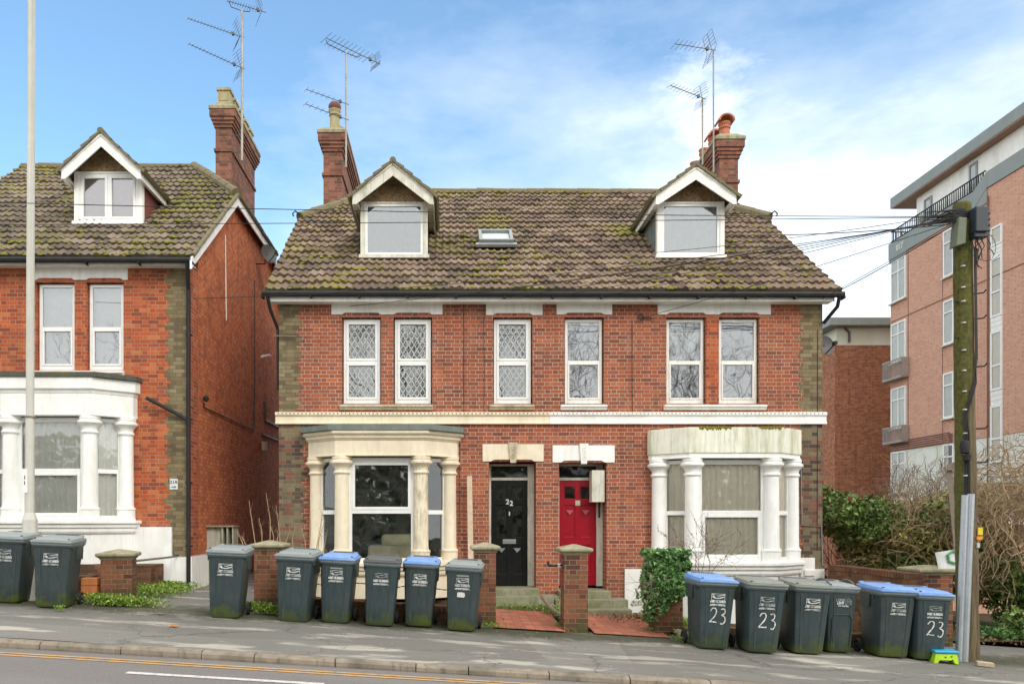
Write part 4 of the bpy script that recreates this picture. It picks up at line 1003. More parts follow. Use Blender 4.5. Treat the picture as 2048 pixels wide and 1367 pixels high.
A1 = aerial((484, 20, 322), 'tall mast with three aerials strapped to the chimney of the left brick house', 18.9, [(484,74,376,37,14,.09,.06,.33), (486,137,378,88,13,.09,.06,.33), (528,24,455,2,12,.13,.08,.30)], r=.03)
m = MB(); m.tube([P(484,22,18.9), P(500,24,18.9), P(498,14,18.9)], .012, 5); m.tube([P(484,22,18.9), P(462,14,18.8), P(458,3,18.6)], .012, 5)
for py in (270, 303): m.tube([P(484,py,18.9), P(462,py+2,19.0)], .012, 5)
m.build_each('bracket', M['aerial'], A1)
A2 = aerial((692, 104, 335), 'tall aerial with long boom on the chimney above the left dormer', 18.6, [(757,127,652,76,11,.23,.26,.16), (694,208,613,179,7,.07,.12,.0), (694,239,611,208,7,.07,.12,.0)], r=.022)
m = MB(); m.tube([P(692,106,18.6), P(655,88,18.2), P(652,80,18.0)], .012, 5); m.tube([P(692,106,18.6), P(716,115,18.6), P(722,110,18.6)], .012, 5)
for py in (300, 322): m.tube([P(692,py,18.6), P(676,py,18.85)], .012, 5)
m.build_each('bracket', M['aerial'], A2)
A3 = aerial((1427, 100, 345), 'taller of the two aerials beside the right chimney, with a square reflector', 18.4, [(1428,100,1350,88,8,.16,.20,.36,True)], r=.02)
A4 = aerial((1405, 196, 330), 'shorter aerial left of the tall one beside the right chimney', 18.4, [(1408,197,1341,171,9,.16,.12,.26)], r=.02)
# ------------------------------------------------------------------ GROUND, ROAD, PAVEMENT
def sheet(xs, ys, dz, fn=gz):
    m = MB(); 
    for y in ys:
        for x in xs: m.v.append((x, y, fn(x, y)+dz))
    n = len(xs)
    for j in range(len(ys)-1):
        for i in range(n-1): a = j*n+i; m.f.append((a, a+1, a+n+1, a+n))
    return m
def rng(a, b, s): n = max(1, int(round((b-a)/s))); return [a+(b-a)*i/n for i in range(n+1)]
XS = [-160,-80]+rng(-45, 45, 3)+[80,160]
struct(sheet(XS, [-160,-60,-20,-5,0,3,6,8.2,8.8,8.9,11.6,14,20,30,60,160], -.07), 'ground', M['soil'])
struct(sheet(rng(-45, 45, .5), rng(1.5, 8.66, .6), .004), 'road', M['road'])
def pavez(x, y): return gz(x, max(8.81, y))+.006*math.sin(x*.8+y*2)+.004*math.sin(x*2.3)
def back(x): return 11.75
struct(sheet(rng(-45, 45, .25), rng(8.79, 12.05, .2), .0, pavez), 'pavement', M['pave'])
# driveway between the houses, same worn asphalt
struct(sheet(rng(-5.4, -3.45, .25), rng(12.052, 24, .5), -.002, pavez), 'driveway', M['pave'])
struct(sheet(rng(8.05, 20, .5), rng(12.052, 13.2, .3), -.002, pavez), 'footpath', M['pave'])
# kerb stones
m = MB(); x = -45.0; rr = random.Random(5)
while x < 45:
    L = rr.choice((.92,.92,.92,.92,.60)); y0 = 8.655; a, b = x+.006, x+L-.006
    j = rr.gauss(0, .004); jy = rr.gauss(0, .004)
    za, zb = gz(a, 8.81)+.004+j, gz(b, 8.81)+.004+j
    prof = [(y0+jy+.02, -.20), (y0+jy, -.02-.05), (y0+jy+.004, -.03), (y0+jy+.028, -.006), (y0+.05, .0), (y0+.135, .0), (y0+.135, -.2)]
    n = len(prof); vs = [(a, p, za+q) for p, q in prof]+[(b, p, zb+q) for p, q in prof]
    m.add(vs, [tuple(range(n)), tuple(range(2*n-1, n-1, -1))]+[(i, i+n, (i+1)%n+n, (i+1)%n) for i in range(n)])
    x += L
struct(m, 'kerb', M['kerb_stone'])
for k, yy in enumerate((8.36, 8.24)):
    m = MB()
    for i in range(180):
        a, b = -45+i*.5, -44.5+i*.5; w = .028
        m.quad((a, yy-w, gz(a, yy-w)+.009), (b, yy-w, gz(b, yy-w)+.009), (b, yy+w, gz(b, yy+w)+.009), (a, yy+w, gz(a, yy+w)+.009))
    struct(m, 'road_marking', M['yellow'])
m = MB()
for a0 in (-9.3, -3.25, 2.8):
    for i in range(8):
        a, b = a0+i*.25, a0+.25+i*.25
        ya, yb = 7.66, 7.76
        m.quad((a, ya, gz(a, ya)+.009), (b, ya, gz(b, ya)+.009), (b, yb, gz(b, yb)+.009), (a, yb, gz(a, yb)+.009))
struct(m, 'road_marking', M['whiteline'])
# red tiled paths to the two doors
def pathz(x, y): return gz(x, 11.7)+(.02+.13*(y-11.75)/2.0)*.55
for a, b in ((.72, 1.83), (2.28, 3.45)):
    m = MB(); n = 10
    for j in range(7):
        y = 11.78+j*.325
        for i in range(n+1): x = a+(b-a)*i/n; m.v.append((x, y, pathz(x, y)+.012))
    for j in range(6):
        for i in range(n): q = j*(n+1)+i; m.f.append((q, q+1, q+n+2, q+n+1))
    struct(m, 'path', M['redtile'])
# garden beds
def bedz(x, y): return gz(x, y)+.02+.03*math.sin(x*3+y*5)
struct(sheet(rng(-3.4, .70, .2), rng(12.056, 14.49, .2), .0, bedz), 'garden_bed', M['soil'])
struct(sheet(rng(3.52, 7.2, .2), rng(12.056, 14.45, .2), .02, bedz), 'garden_bed', M['soil'])
struct(sheet(rng(1.86, 2.24, .19), rng(11.9, 13.7, .2), .03, bedz), 'garden_bed', M['soil'])
struct(sheet(rng(-10.6, -5.4, .3), rng(12.056, 13.8, .2), .03, bedz), 'garden_bed', M['soil'])
struct(sheet(rng(7.9, 40, .5), rng(13.21, 30, .6), .05, bedz), 'wild_ground', M['soil'])
# stone edging of the right path
m = MB(); m.tube([(3.50,13.75,gz(3.5,13.7)+.12), (3.52,13.0,gz(3.5,13)+.08), (3.62,12.3,gz(3.6,12.3)+.05), (3.80,11.85,gz(3.8,12)+.04)], .07, 8)
m.build('path_edging', M['stone']); tag(bpy.data.objects['path_edging'], 'mossy stone edging curving along the right red tiled path', 'edging')
m = MB(); m.tube([(1.72,13.9,.32), (1.80,13.3,.17), (1.95,12.7,.08), (2.12,12.2,.03)], .035, 7)
o = m.build('garden_edging', M['wood_grey']); tag(o, 'thin rotting edging rail running down between the two tiled paths', 'edging')

# ------------------------------------------------------------------ PIERS AND WALLS
def pier(px0, px1, pytop, pybase, label, rot=0, w=.46, capo=.07, Y=None, group='brick gate piers along the pavement'):
    g = G((px0+px1)/2, pybase) if Y is None else None
    if g is None: g = P((px0+px1)/2, pybase, Y); g.z = gz(g.x, g.y)
    y0 = g.y; zt = ZC+(YH-pytop)*(y0)/F; w = (px1-px0)*y0/F if not rot else w
    t = thing('gate_pier', label, 'gate pier', (g.x, y0+w/2, g.z), group)
    Mx = Matrix.Translation((g.x, y0+w/2, 0)) @ Matrix.Rotation(rot, 4, 'Z'); h = w/2
    m = MB(Mx); m.box(-h, h, -h, h, g.z-.3, zt-.12); m.build('brick_shaft', M['pier'], t, bevel=.006)
    m = MB(Mx); c = h+capo
    def ring(s, z): return [(-s,-s,z), (s,-s,z), (s,s,z), (-s,s,z)]
    rs = [ring(h+.012, zt-.13), ring(h+.02, zt-.105), ring(c-.015, zt-.085), ring(c, zt-.07), ring(c, zt-.035), ring(c-.02, zt-.025), ring(.03, zt+.03)]
    vs = [p for r_ in rs for p in r_]; fs = [(0,3,2,1)]
    for i in range(len(rs)-1): fs += [(i*4+k, i*4+(k+1)%4, i*4+4+(k+1)%4, i*4+4+k) for k in range(4)]
    fs.append(tuple((len(rs)-1)*4+k for k in range(4))); m.add(vs, fs)
    m.build('cap_stone', M['stone'], t, bevel=.008)
    return t
pier(192, 258, 1102, 1204, 'short brick gate pier with stone cap, leftmost, beside the driveway', rot=R(14), w=.47)
pier(508, 560, 1084, 1222, 'brick gate pier with pale chipped cap between the driveway bin and the row of bins')
pier(950, 992, 1088, 1250, 'brick gate pier with stone cap at the left of the path to the black door')
pier(1128, 1176, 1092, 1264, 'narrow dark brick gate pier between the two red tiled paths')
PV = pier(1312, 1366, 1110, 1270, 'brick gate pier smothered in ivy at the left of the right-hand bins', capo=.0)
P6 = pier(1843, 1906, 1134, 1292, 'mossy brick gate pier with broad cap behind the rightmost blue lidded bin')
def wall_thing(pts, h0, th, label, m=None, cop=True, name='garden_wall'):
    (xa, ya, za), (xb, yb, zb) = pts; L = math.hypot(xb-xa, yb-ya); a = math.atan2(yb-ya, xb-xa)
    t = thing(name, label, 'garden wall', ((xa+xb)/2, (ya+yb)/2, min(za, zb)-h0))
    Mx = T(xa, ya, 0, a); s = (zb-za)/L
    def sl(mb, x0, x1, y0, y1, d0, d1):
        mb.add([(x0,y0,za+s*x0-d0),(x1,y0,za+s*x1-d0),(x1,y1,za+s*x1-d0),(x0,y1,za+s*x0-d0),(x0,y0,za+s*x0-d1),(x1,y0,za+s*x1-d1),(x1,y1,za+s*x1-d1),(x0,y1,za+s*x0-d1)],
               [(0,3,2,1),(4,5,6,7),(0,1,5,4),(1,2,6,5),(2,3,7,6),(3,0,4,7)])
    b = MB(Mx); sl(b, 0, L, -th/2, th/2, h0+.4, .10); b.build('brickwork', m or M['wallbrick'], t)
    c = MB(Mx); x = 0; rr = random.Random(int(L*10))
    while x < L-.03: j = rr.uniform(-.004, .004); sl(c, x+.004, min(L, x+.072), -th/2-.012, th/2+.012, .098+j, j); x += .076
    c.build('coping', m or M['wallbrick'], t, bevel=.004)
    return t
wall_thing(((-2.45,12.0,.50), (.45,12.0,.33)), .45, .22, 'low dark mossy brick wall behind the row of five bins')
wall_thing(((-12,12.45,.98), (-5.75,12.45,.80)), .6, .22, 'low dark brick wall behind the leftmost bins and street lamp')
wall_thing(((7.28,14.35,.87), (7.44,12.05,.86)), 1.3, .22, 'brick garden wall with soldier coping running back from the right pier to the house')
wall_thing(((3.95,12.1,.02), (7.3,12.1,-.12)), .2, .22, 'very low brick wall hidden behind the row of right-hand bins')
# ornamental chain between the piers
m = MB(); a, b = Vector((-2.3,11.93,.75)), Vector((.42,11.93,.66)); n = 60
for i in range(n):
    f = i/n; z = -.06*math.sin(f*3*math.pi)**2; p = a+(b-a)*f+Vector((0,0,z)); q = a+(b-a)*((i+1.25)/n)+Vector((0,0,-.06*math.sin((i+1)/n*3*math.pi)**2))
    m.tube([p, q], .006+.003*(i % 2), 5)
o = m.build('chain', M['chain']); tag(o, 'dark iron chain slung behind the row of five bins', 'chain')
# handrail at left
t = thing('handrail', 'grey metal handrail sloping from the leftmost brick pier to the white plinth', 'handrail', (-5.2, 13.2, .5))
m = MB(); m.tube([P(262,1122,12.4), P(352,1112,14.2)], .02, 7); m.build('rail', M['grey_metal'], t, smooth=True)
m = MB(); p = P(347,1111,14.2); m.tube([p, p+Vector((0,.24,0))], .016, 6); m.build('wall_fixing', M['black'], t)
# gate latch on the middle pier
t = thing('gate_catch', 'iron gate catch with padlock on the left of the middle brick pier', 'gate catch', tuple(P(1112,1128,12.0)))
m = MB(); m.tube([P(1095,1122,12.0), P(1098,1130,12.0), P(1112,1131,11.9), P(1126,1128,11.8)], .018, 6); m.build('bar', M['black'], t)
m = MB(); p = P(1120,1130,11.85); m.box(p.x-.035, p.x+.02, p.y-.02, p.y+.02, p.z-.03, p.z+.03); m.build('padlock', M['galv'], t, bevel=.006)
# concrete screen block by the driveway, terracotta block, loose things
t = thing('concrete_bunker', 'grey concrete post frame with upright slats against the side wall of the left house', 'concrete frame', tuple(P(442,1108,15.6)))
m = MB(); p0 = P(414,1110,15.6); p1 = P(471,1110,15.6); zt = fz(1050, 15.6)
m.box(p0.x, p0.x+.20, 15.5, 15.6, .2, zt-.03); m.box(p0.x+.20, p0.x+.31, 15.52, 15.60, .2, zt-.02)
for px in (448, 458, 469): x = fx(px, 15.6); m.box(x-.012, x+.02, 15.45, 15.75, .2, zt-.03)
m.box(p0.x, p1.x, 15.76, 15.80, .2, zt-.04)
m.build('slats', M['grey_metal'] if False else mat('pale_concrete', (.42,.42,.34), .9, (.18,.2,.08), .8, 4, .1, 9, .5, 40), t, bevel=.008)
m = MB(); m.box(p0.x-.02, p1.x+.02, 15.42, 15.82, zt-.03, zt+.0); m.build('top_slab', M['stone'], t)
g_ = G(170, 1203); t = thing('terracotta_block', 'orange terracotta blocks stacked behind the leftmost full bin', 'clay block', tuple(g_))
m = MB(); zt = g_.z
for k in range(3):
    for i in range(2): m.box(g_.x-.13+i*.13+.004*k, g_.x-.005+i*.13+.004*k, g_.y+.12, g_.y+.30, g_.z+k*.125, g_.z+k*.125+.118)
m.build('blocks', M['terracotta'], t, bevel=.006)

# ------------------------------------------------------------------ BINS
def ring(w, d, z, c=.05, yo=0):
    h, e = w/2, d/2
    return [(-h+c,-e+yo,z), (h-c,-e+yo,z), (h-c*.3,-e+c*.3+yo,z), (h,-e+c+yo,z), (h,e-c+yo,z), (h-c*.3,e-c*.3+yo,z), (h-c,e+yo,z), (-h+c,e+yo,z), (-h+c*.3,e-c*.3+yo,z), (-h,e-c+yo,z), (-h,-e+c+yo,z), (-h+c*.3,-e+c*.3+yo,z)]
def loft(mb, rs, cap0=True, cap1=True):
    n = len(rs[0]); vs = [p for r_ in rs for p in r_]; fs = []
    for i in range(len(rs)-1): fs += [(i*n+k, i*n+(k+1)%n, (i+1)*n+(k+1)%n, (i+1)*n+k) for k in range(n)]
    if cap0: fs.append(tuple(range(n-1,-1,-1)))
    if cap1: fs.append(tuple((len(rs)-1)*n+k for k in range(n)))
    return mb.add(vs, fs)
ROOT['proto'] = Vector((0,0,0))
def shear_top(mb, z0, k, ymid=0):          # lid rises towards the back
    mb.v = [(x, y, z+(k*(y-ymid) if z > z0 else 0)) for x, y, z in mb.v]
def bin_proto(W=.58, Dp=.72, Hh=1.07, narrow=False, kind='council'):
    """wheeled bin: tapered body, rim, lid, handle, two wheels; front faces -Y"""
    r = bpy.data.objects.new('wheelie_bin', None); C.objects.link(r); ROOT[r.name] = Vector((0,0,0))
    b = MB(); wb, db = W*.74, Dp*.70
    loft(b, [ring(wb-.04, db-.04, .015, .05), ring(wb, db, .045, .055), ring(wb+.03, db+.035, .30, .055), ring(W*.90, Dp*.84, Hh-.19, .06), ring(W*.905, Dp*.85, Hh-.16, .06)])
    # moulded ribs and raised front panel
    for sx in (-1, 1):
        xb, xt = sx*(wb/2-.085), sx*(W*.45-.09)
        yb, yt = -db/2, -Dp*.42
        b.add([(xb-.012,yb-.008,.07),(xb+.012,yb-.008,.07),(xt+.012,yt-.010,Hh-.20),(xt-.012,yt-.010,Hh-.20),(xb-.02,yb+.02,.07),(xb+.02,yb+.02,.07),(xt+.02,yt+.03,Hh-.20),(xt-.02,yt+.03,Hh-.20)],
              [(0,1,2,3),(0,4,5,1),(1,5,6,2),(2,6,7,3),(3,7,4,0)])
    # wheel arches at the back foot
    b.box(-wb*.32, wb*.32, db/2-.02, db/2+.05, .10, .24)
    for sx in (-1, 1):                          # lug plates under the rim
        b.box(sx*(W*.45)-.006, sx*(W*.45)+.012*sx, -.02, .25, Hh-.36, Hh-.16) if not narrow else None
        b.box(sx*W*.45, sx*(W*.45+.025), -Dp*.30, -Dp*.28, Hh-.22, Hh-.15); b.box(sx*W*.45, sx*(W*.45+.025), -Dp*.20, -Dp*.18, Hh-.22, Hh-.15)
    bo = b.build('bin_body', M['bin'], r, smooth=True, bevel=.010)
    m = MB(); loft(m, [ring(W*.93, Dp*.87, Hh-.165, .05), ring(W*.985, Dp*.96, Hh-.135, .045), ring(W*.99, Dp*.97, Hh-.105, .045)]); shear_top(m, Hh-.12, .0)
    m.build('rim', M['rim'], bo, smooth=True, bevel=.006)
    l = MB(); z = Hh-.104
    loft(l, [ring(W, Dp, z, .05), ring(W+.006, Dp+.006, z+.006, .05), ring(W+.004, Dp+.004, z+.030, .05)])
    loft(l, [ring(W-.035, Dp-.05, z+.0305, .06), ring(W-.045, Dp-.06, z+.052, .06), ring(W-.10, Dp-.12, z+.064, .07), ring(W-.20, Dp-.22, z+.072, .07)])
    shear_top(l, z+.02, .045, -Dp/2)
    for sx in (-1, 1):                          # hinge knuckles and front grips
        l.box(sx*(W/2-.085)-.03, sx*(W/2-.085)+.03, Dp/2-.045, Dp/2+.02, z+.07, z+.105)
    lo = l.build('lid', M['lid_grey'], r, smooth=True, bevel=.006)
    g = MB()
    for sx in (-1, 1): g.box(sx*(W/2-.055)-.013, sx*(W/2-.055)+.013, -Dp/2+.045, -Dp/2+.07, z+.055, z+.068)
    g.build_each('lid_plug', M['black'], lo)
    h = MB(); yb = Dp/2+.04
    h.tube([(-W*.36,Dp/2-.03,Hh-.045), (-W*.36,yb,Hh-.01), (-W*.30,yb+.01,Hh-.008), (W*.30,yb+.01,Hh-.008), (W*.36,yb,Hh-.01), (W*.36,Dp/2-.03,Hh-.045)], .014, 6); h.build('handle', M['lid_dark'], r, smooth=True)
    if narrow:
        a = MB()
        for sx in (-1, 1):
            pts = [(sx*(W/2-.06), Dp*(-.30+.7*i/8), Hh-.03+.055*math.sin(math.pi*i/8)) for i in range(9)]; a.tube(pts, .014, 6)
        a.build('lid_grip', M['lid_dark'], lo, smooth=True)
    for sx in (-1, 1):
        wv = MB(); n = 18; x0, x1 = sx*(wb/2+.015), sx*(wb/2+.06); yc, zc = db/2+.035, .10
        for (rr_, xx) in ((.10,x0), (.10,x1), (.066,x1), (.060,x1-sx*.01), (.028,x1-sx*.01), (.022,x1+sx*.008)):
            for i in range(n): a = 6.283*i/n; wv.v.append((xx, yc+rr_*math.cos(a), zc+rr_*math.sin(a)))
        for q in range(5):
            for i in range(n): wv.f.append((q*n+i, q*n+(i+1)%n, (q+1)*n+(i+1)%n, (q+1)*n+i))
        wv.f.append(tuple(5*n+i for i in range(n))); wv.f.append(tuple(i for i in range(n)))
        wv.build('wheel', M['tyre'], r, smooth=True)
    # printed emblem, laid on the sloping front
    def onf(x, z, o=.0125):                    # point on front face
        f = (z-.30)/(Hh-.49); y = -((db+.035)/2+(Dp*.84-db-.035)/2*f); return (x, y-o, z)
    ang = math.atan2((Dp*.84-db-.035)/2, Hh-.49); 
    def fm(x, z, o=.0125): q = onf(x, z, o); return Matrix.Translation(q) @ Matrix.Rotation(ang, 4, 'X')
    return r, onf, fm
def emblem(parent, onf, fm, W, Hh, kind):
    e = MB(); cz = Hh*.66
    if kind == 'council':
        w, h = W*.17, .048; z0 = cz+.01
        q = MB(); q.M = fm(0, z0)
        q.box(-w, w, -.001, .001, h*2-.006, h*2); q.box(-w, w, -.001, .001, 0, .005); q.box(-w, -w+.005, -.001, .001, 0, h*2); q.box(w-.005, w, -.001, .001, 0, h*2)
        q.prism([(-w,h*1.0), (-w*.6,h*1.35), (-w*.35,h*.8), (0,h*.75), (w*.45,h*.95), (w,h*1.25), (w,h*1.0), (w*.4,h*.62), (0,h*.5), (-w*.5,h*.5), (-w*.8,h*.9)], -.001, .001)
        q.prism([(-w*.45,h*1.35), (-w*.2,h*1.5), (w*.2,h*1.45), (w*.5,h*1.7), (w*.95,h*1.75), (w*.95,h*1.5), (w*.55,h*1.5), (w*.2,h*1.25)], -.001, .001)
        q.prism([(-w*.9,h*1.55), (-w*.6,h*1.5), (-w*.55,h*1.72), (-w*.88,h*1.78)], -.001, .001)
        q.box(-w, w, -.001, .001, -.060, -.053)
        q.build('council_emblem', M['bin_print'], parent)
        text_mesh('MID SUSSEX', .042, fm(0, z0-.020), M['bin_print'], 'emblem_text', parent, .0022); text_mesh('DISTRICT COUNCIL', .025, fm(0, z0-.071), M['bin_print'], 'emblem_text', parent, .0016)
        t2 = MB(); t2.M = fm(0, z0)
    else:
        z0 = cz+.06
        text_mesh('LOVE', .055, fm(-.045, z0+.030), M['bin_print'], 'emblem_text', parent, .003); text_mesh('LIVE', .055, fm(-.045, z0-.012), M['bin_print'], 'emblem_text', parent, .003); text_mesh('Love Recycling', .026, fm(0, z0-.05), M['bin_print'], 'emblem_text', parent, .001)
        q = MB(); q.M = fm(.075, z0-.03)
        def line(pts, w=.005):
            for (a, b) in zip(pts, pts[1:]):
                dx, dz = b[0]-a[0], b[1]-a[1]; L = math.hypot(dx, dz); nx, nz = -dz/L*w, dx/L*w
                q.add([(a[0]-nx,-.001,a[1]-nz),(b[0]-nx,-.001,b[1]-nz),(b[0]+nx,-.001,b[1]+nz),(a[0]+nx,-.001,a[1]+nz)], [(0,1,2,3)])
        line([(-.02,0), (-.04,.0), (-.04,.055), (0,.09), (.04,.055), (.04,0), (.02,0)]); line([(0,.008), (-.024,.035), (-.018,.052), (-.006,.052), (0,.044), (.006,.052), (.018,.052), (.024,.035), (0,.008)], .004)
        q.build('house_heart_emblem', M['bin_print'], parent)
        a = MB(); pts = [onf(-.14, .10, .012), onf(-.15, .52, .013), onf(-.10, .58, .013), onf(.10, .58, .013), onf(.15, .52, .013), onf(.14, .10, .012)]; a.tube(pts, .007, 5); a.build('panel_rib', M['bin'], parent)
def scrawl(parent, onf, seed=0, z=.50, k=1.0, x=0.0):
    rr = random.Random(seed)
    two = [(-.115,.10), (-.09,.135), (-.045,.135), (-.03,.10), (-.055,.04), (-.125,-.035), (-.10,-.03), (-.035,-.035), (-.02,-.03)]
    three = [(.035,.13), (.075,.135), (.095,.10), (.075,.065), (.055,.055), (.095,.035), (.105,-.01), (.075,-.055), (.04,-.045)]
    m = MB()
    for st in (two, three):
        pts = [Vector((x+a*k+rr.uniform(-.004,.004), 0, z+b*k*1.15+rr.uniform(-.004,.004))) for a, b in st]
        fine = []
        for i in range(len(pts)-1):
            p0 = pts[max(0,i-1)]; p1 = pts[i]; p2 = pts[i+1]; p3 = pts[min(len(pts)-1,i+2)]
            for q in range(4):
                t = q/4; fine.append(.5*((2*p1)+(p2-p0)*t+(2*p0-5*p1+4*p2-p3)*t*t+(3*p1-p0-3*p2+p3)*t**3))
        fine.append(pts[-1])
        for a, b in zip(fine, fine[1:]):
            d = b-a; L = d.length or 1; wv = .0085*rr.uniform(.5, 1.2); n = Vector((-d.z/L, 0, d.x/L))*wv
            c = [a-n, b-n, b+n, a+n]; m.add([onf(p.x, p.z, .010) for p in c]+[onf(p.x, p.z, .003) for p in c], [(0,1,2,3),(4,7,6,5)])
    o = m.build('painted_number', M['chalk'], parent, label='hand painted white 23'); return o
protos = {}
def get_proto(k):
    if k in protos: return protos[k]
    if k == 'wide': pr, onf, fm = bin_proto(); emblem(pr, onf, fm, .58, 1.07, 'council')
    elif k == 'slim': pr, onf, fm = bin_proto(.55, .64, 1.05); emblem(pr, onf, fm, .54, 1.05, 'council')
    else: pr, onf, fm = bin_proto(.50, .56, 1.06, True); emblem(pr, onf, fm, .50, 1.06, 'love')
    protos[k] = (pr, onf, fm); return protos[k]
used = set()
def copy_kids(src, dst):
    for ch in list(src.children):
        c = ch.copy(); C.objects.link(c); c.parent = dst; copy_kids(ch, c)
SPEC = [  # px, base py, yaw, kind, lid, label, group, number, sticker, wheel
 (22,1206,6,'wide','lid_grey','grey lidded wheelie bin cut off by the left edge of the photo',0,0),
 (112,1216,8,'wide','lid_grey','grey lidded wheelie bin between the street lamp and the leftmost brick pier',0,0),
 (455,1237,4,'wide','lid_grey','grey lidded wheelie bin standing alone at the foot of the driveway',0,0),
 (592,1245,-3,'wide','lid_grey','pale grey lidded wheelie bin, first of the row of five from the left',0,0),
 (674,1247,-2,'slim','lid_blue','blue lidded wheelie bin between the pale grey and the charcoal lids',0,1),
 (760,1253,1,'slim','lid_dark','charcoal lidded wheelie bin in the middle of the row of five',0,0),
 (838,1254,-2,'slim','lid_blue','blue lidded wheelie bin between the charcoal lid and the bin with a pale sticker',0,0),
 (924,1263,-7,'slim','lid_grey','grey lidded wheelie bin with a torn pale sticker, leaning beside a brick pier',0,1),
 (1415,1299,2,'wide','lid_blue','blue lidded wheelie bin painted 23 touching the ivy covered pier',1,0),
 (1512,1307,0,'wide','lid_olive','worn grey lidded wheelie bin painted 23',1,0),
 (1602,1309,-1,'wide','lid_olive','worn grey lidded wheelie bin with no painted number, beside the slim recycling bin',0,0),
 (1664,1306,2,'love','lid_grey','slim wheelie bin with LOVE and a house emblem',0,0),
 (1768,1316,0,'wide','lid_blue','blue lidded wheelie bin with no painted number beside the slim recycling bin',0,0),
 (1842,1321,0,'slim','lid_blue','rightmost blue lidded wheelie bin, painted 23, beside the telephone pole',1,0)]
for (px, py, yaw, kind, lid, lab, num, strip) in SPEC:
    pr, onf, fm = get_proto(kind)
    g_ = G(px, py); Dp = {'wide': .72, 'slim': .62, 'love': .56}[kind]
    if pr.name not in used: root = pr; used.add(pr.name)
    else: root = pr.copy(); C.objects.link(root); copy_kids(pr, root)
    yc = g_.y+Dp*.37
    root.matrix_world = Matrix.Translation((g_.x*yc/g_.y, yc, gz(g_.x, yc)+.0)) @ Matrix.Rotation(math.atan(.05), 4, 'Y') @ Matrix.Rotation(R(yaw), 4, 'Z')
    tag(root, lab, 'wheelie bin', 'wheelie bins along the pavement')
    for ch in root.children:
        if ch.name.split('.')[0] == 'lid':
            ch.material_slots[0].link = 'OBJECT'; ch.material_slots[0].material = M[lid]
            lc = {'lid_blue': 'blue lid', 'lid_dark': 'charcoal lid', 'lid_olive': 'worn grey lid'}.get(lid)
            if lc: ch['label'] = lc
    if num or strip or 'sticker' in lab: root['_extra'] = 1; EXTRA = globals().setdefault('EXTRA', []); EXTRA.append((root, onf, fm, num, strip, lab))
for (root, onf, fm, num, strip, lab) in EXTRA:
    del root['_extra']; ROOT[root.name] = Vector((0,0,0))
    if num: scrawl(root, onf, len(lab), .44 if 'touching' in lab else .42, 1.0, {'touching': .02}.get('touching' if 'touching' in lab else '', .03))
    if strip:
        m = MB(); m.M = fm(0, .83); m.box(-.09, .09, -.001, .001, -.010, .010); m.build('faded_print', M['lid_grey'], root)
    if 'torn' in lab:
        m = MB(); m.M = fm(-.02, .55); m.prism([(-.055,-.035), (.05,-.04), (.065,-.01), (.055,.03), (.01,.038), (-.05,.032)], -.001, .001); m.build('sticker', M['white_text'], root)
bpy.context.view_layer.update()
# ------------------------------------------------------------------ STREET LAMP, TELEPHONE POLE, CABLES
g_ = G(60, 1198); x = fx(60, g_.y); y = g_.y
t = thing('street_lamp', 'tall pale grey street lamp column on a thicker base, at the left of the photo', 'street lamp', (x, y, g_.z))
m = MB(); m.lathe([(.115,-.3), (.115,0), (.112,1.25), (.075,1.36)], (x, y, g_.z), 8, R(22.5)); m.build('base_compartment', M['lamp_post'], t, bevel=.006)
m = MB(); m.tube([(x,y,g_.z+1.3), (x-.0,y,g_.z+2.9)], [.068,.066], 12); m.tube([(x,y,g_.z+2.9), (x+.03,y,g_.z+11.0), (x+.05,y-.6,g_.z+11.6), (x+.05,y-1.4,g_.z+11.7)], [.062,.054,.045,.04], 12); m.build('column', M['lamp_post'], t, smooth=True)
m = MB(); m.box(x-.06, x+.16, y-2.0, y-1.4, g_.z+11.65, g_.z+11.78); m.build('lantern', M['galv'], t, bevel=.03)
m = MB(); m.lathe([(.07,0), (.074,.004), (.074,.03), (.07,.034)], (x, y, fz(836, y)), 12); m.tube([(x+.07,y-.01,fz(833,y)), (x+.12,y-.02,fz(836,y))], .01, 5); m.build('strap', M['wood_grey'], t)
m = MB(); m.box(x-.085, x+.0, y-.078, y-.070, fz(985,y), fz(938,y)); s_ = m.build('column_number_plate', M['upvc'], t)
for py in (955, 966): text_mesh('1', .075, T(x-.04, y-.080, fz(py, y)), M['black_text'], 'sign_text', s_, .003)

g_ = G(1934, 1318); x = g_.x; y = g_.y; z0 = g_.z
t = thing('telephone_pole', 'mossy wooden telephone pole with junction boxes and steel cable guards', 'telephone pole', (x, y, z0))
def pc(py): return P(1936-(1318-py)*.0125, py, y)
m = MB(); rr = random.Random(9)
ks = list(range(1360, 405, -35))+[408]; m.tube([pc(py)+Vector((rr.gauss(0,.004), rr.gauss(0,.004), 0)) for py in ks], [.152-.030*(i/len(ks))+rr.gauss(0,.002) for i in range(len(ks))], 14); m.build('pole_shaft', M['pole'], t, smooth='all')
m = MB()
for ox, r_, pt in ((-.20,.046,990), (-.115,.052,988)):
    a = Vector((x+ox-.02, y-.135, z0-.02)); b = Vector((pc(pt).x+ox+.085, y-.15, pc(pt).z)); m.tube([a, b], r_, 10)
m.build('cable_guard', M['galv'], t, smooth=True)
m = MB()
for k, py in enumerate((590, 640, 735, 858, 925)):
    c = pc(py); s_ = 1; m.tube([c+Vector((.10,-.06,0)), c+Vector((.22,-.12,.0)), c+Vector((.25,-.13,.045))], .012, 5)
for k, py in enumerate((606, 678)): c = pc(py); m.tube([c+Vector((-.10,-.05,0)), c+Vector((-.20,-.10,0))], .012, 5)
m.build_each('step_iron', M['black'], t)
c = pc(470)
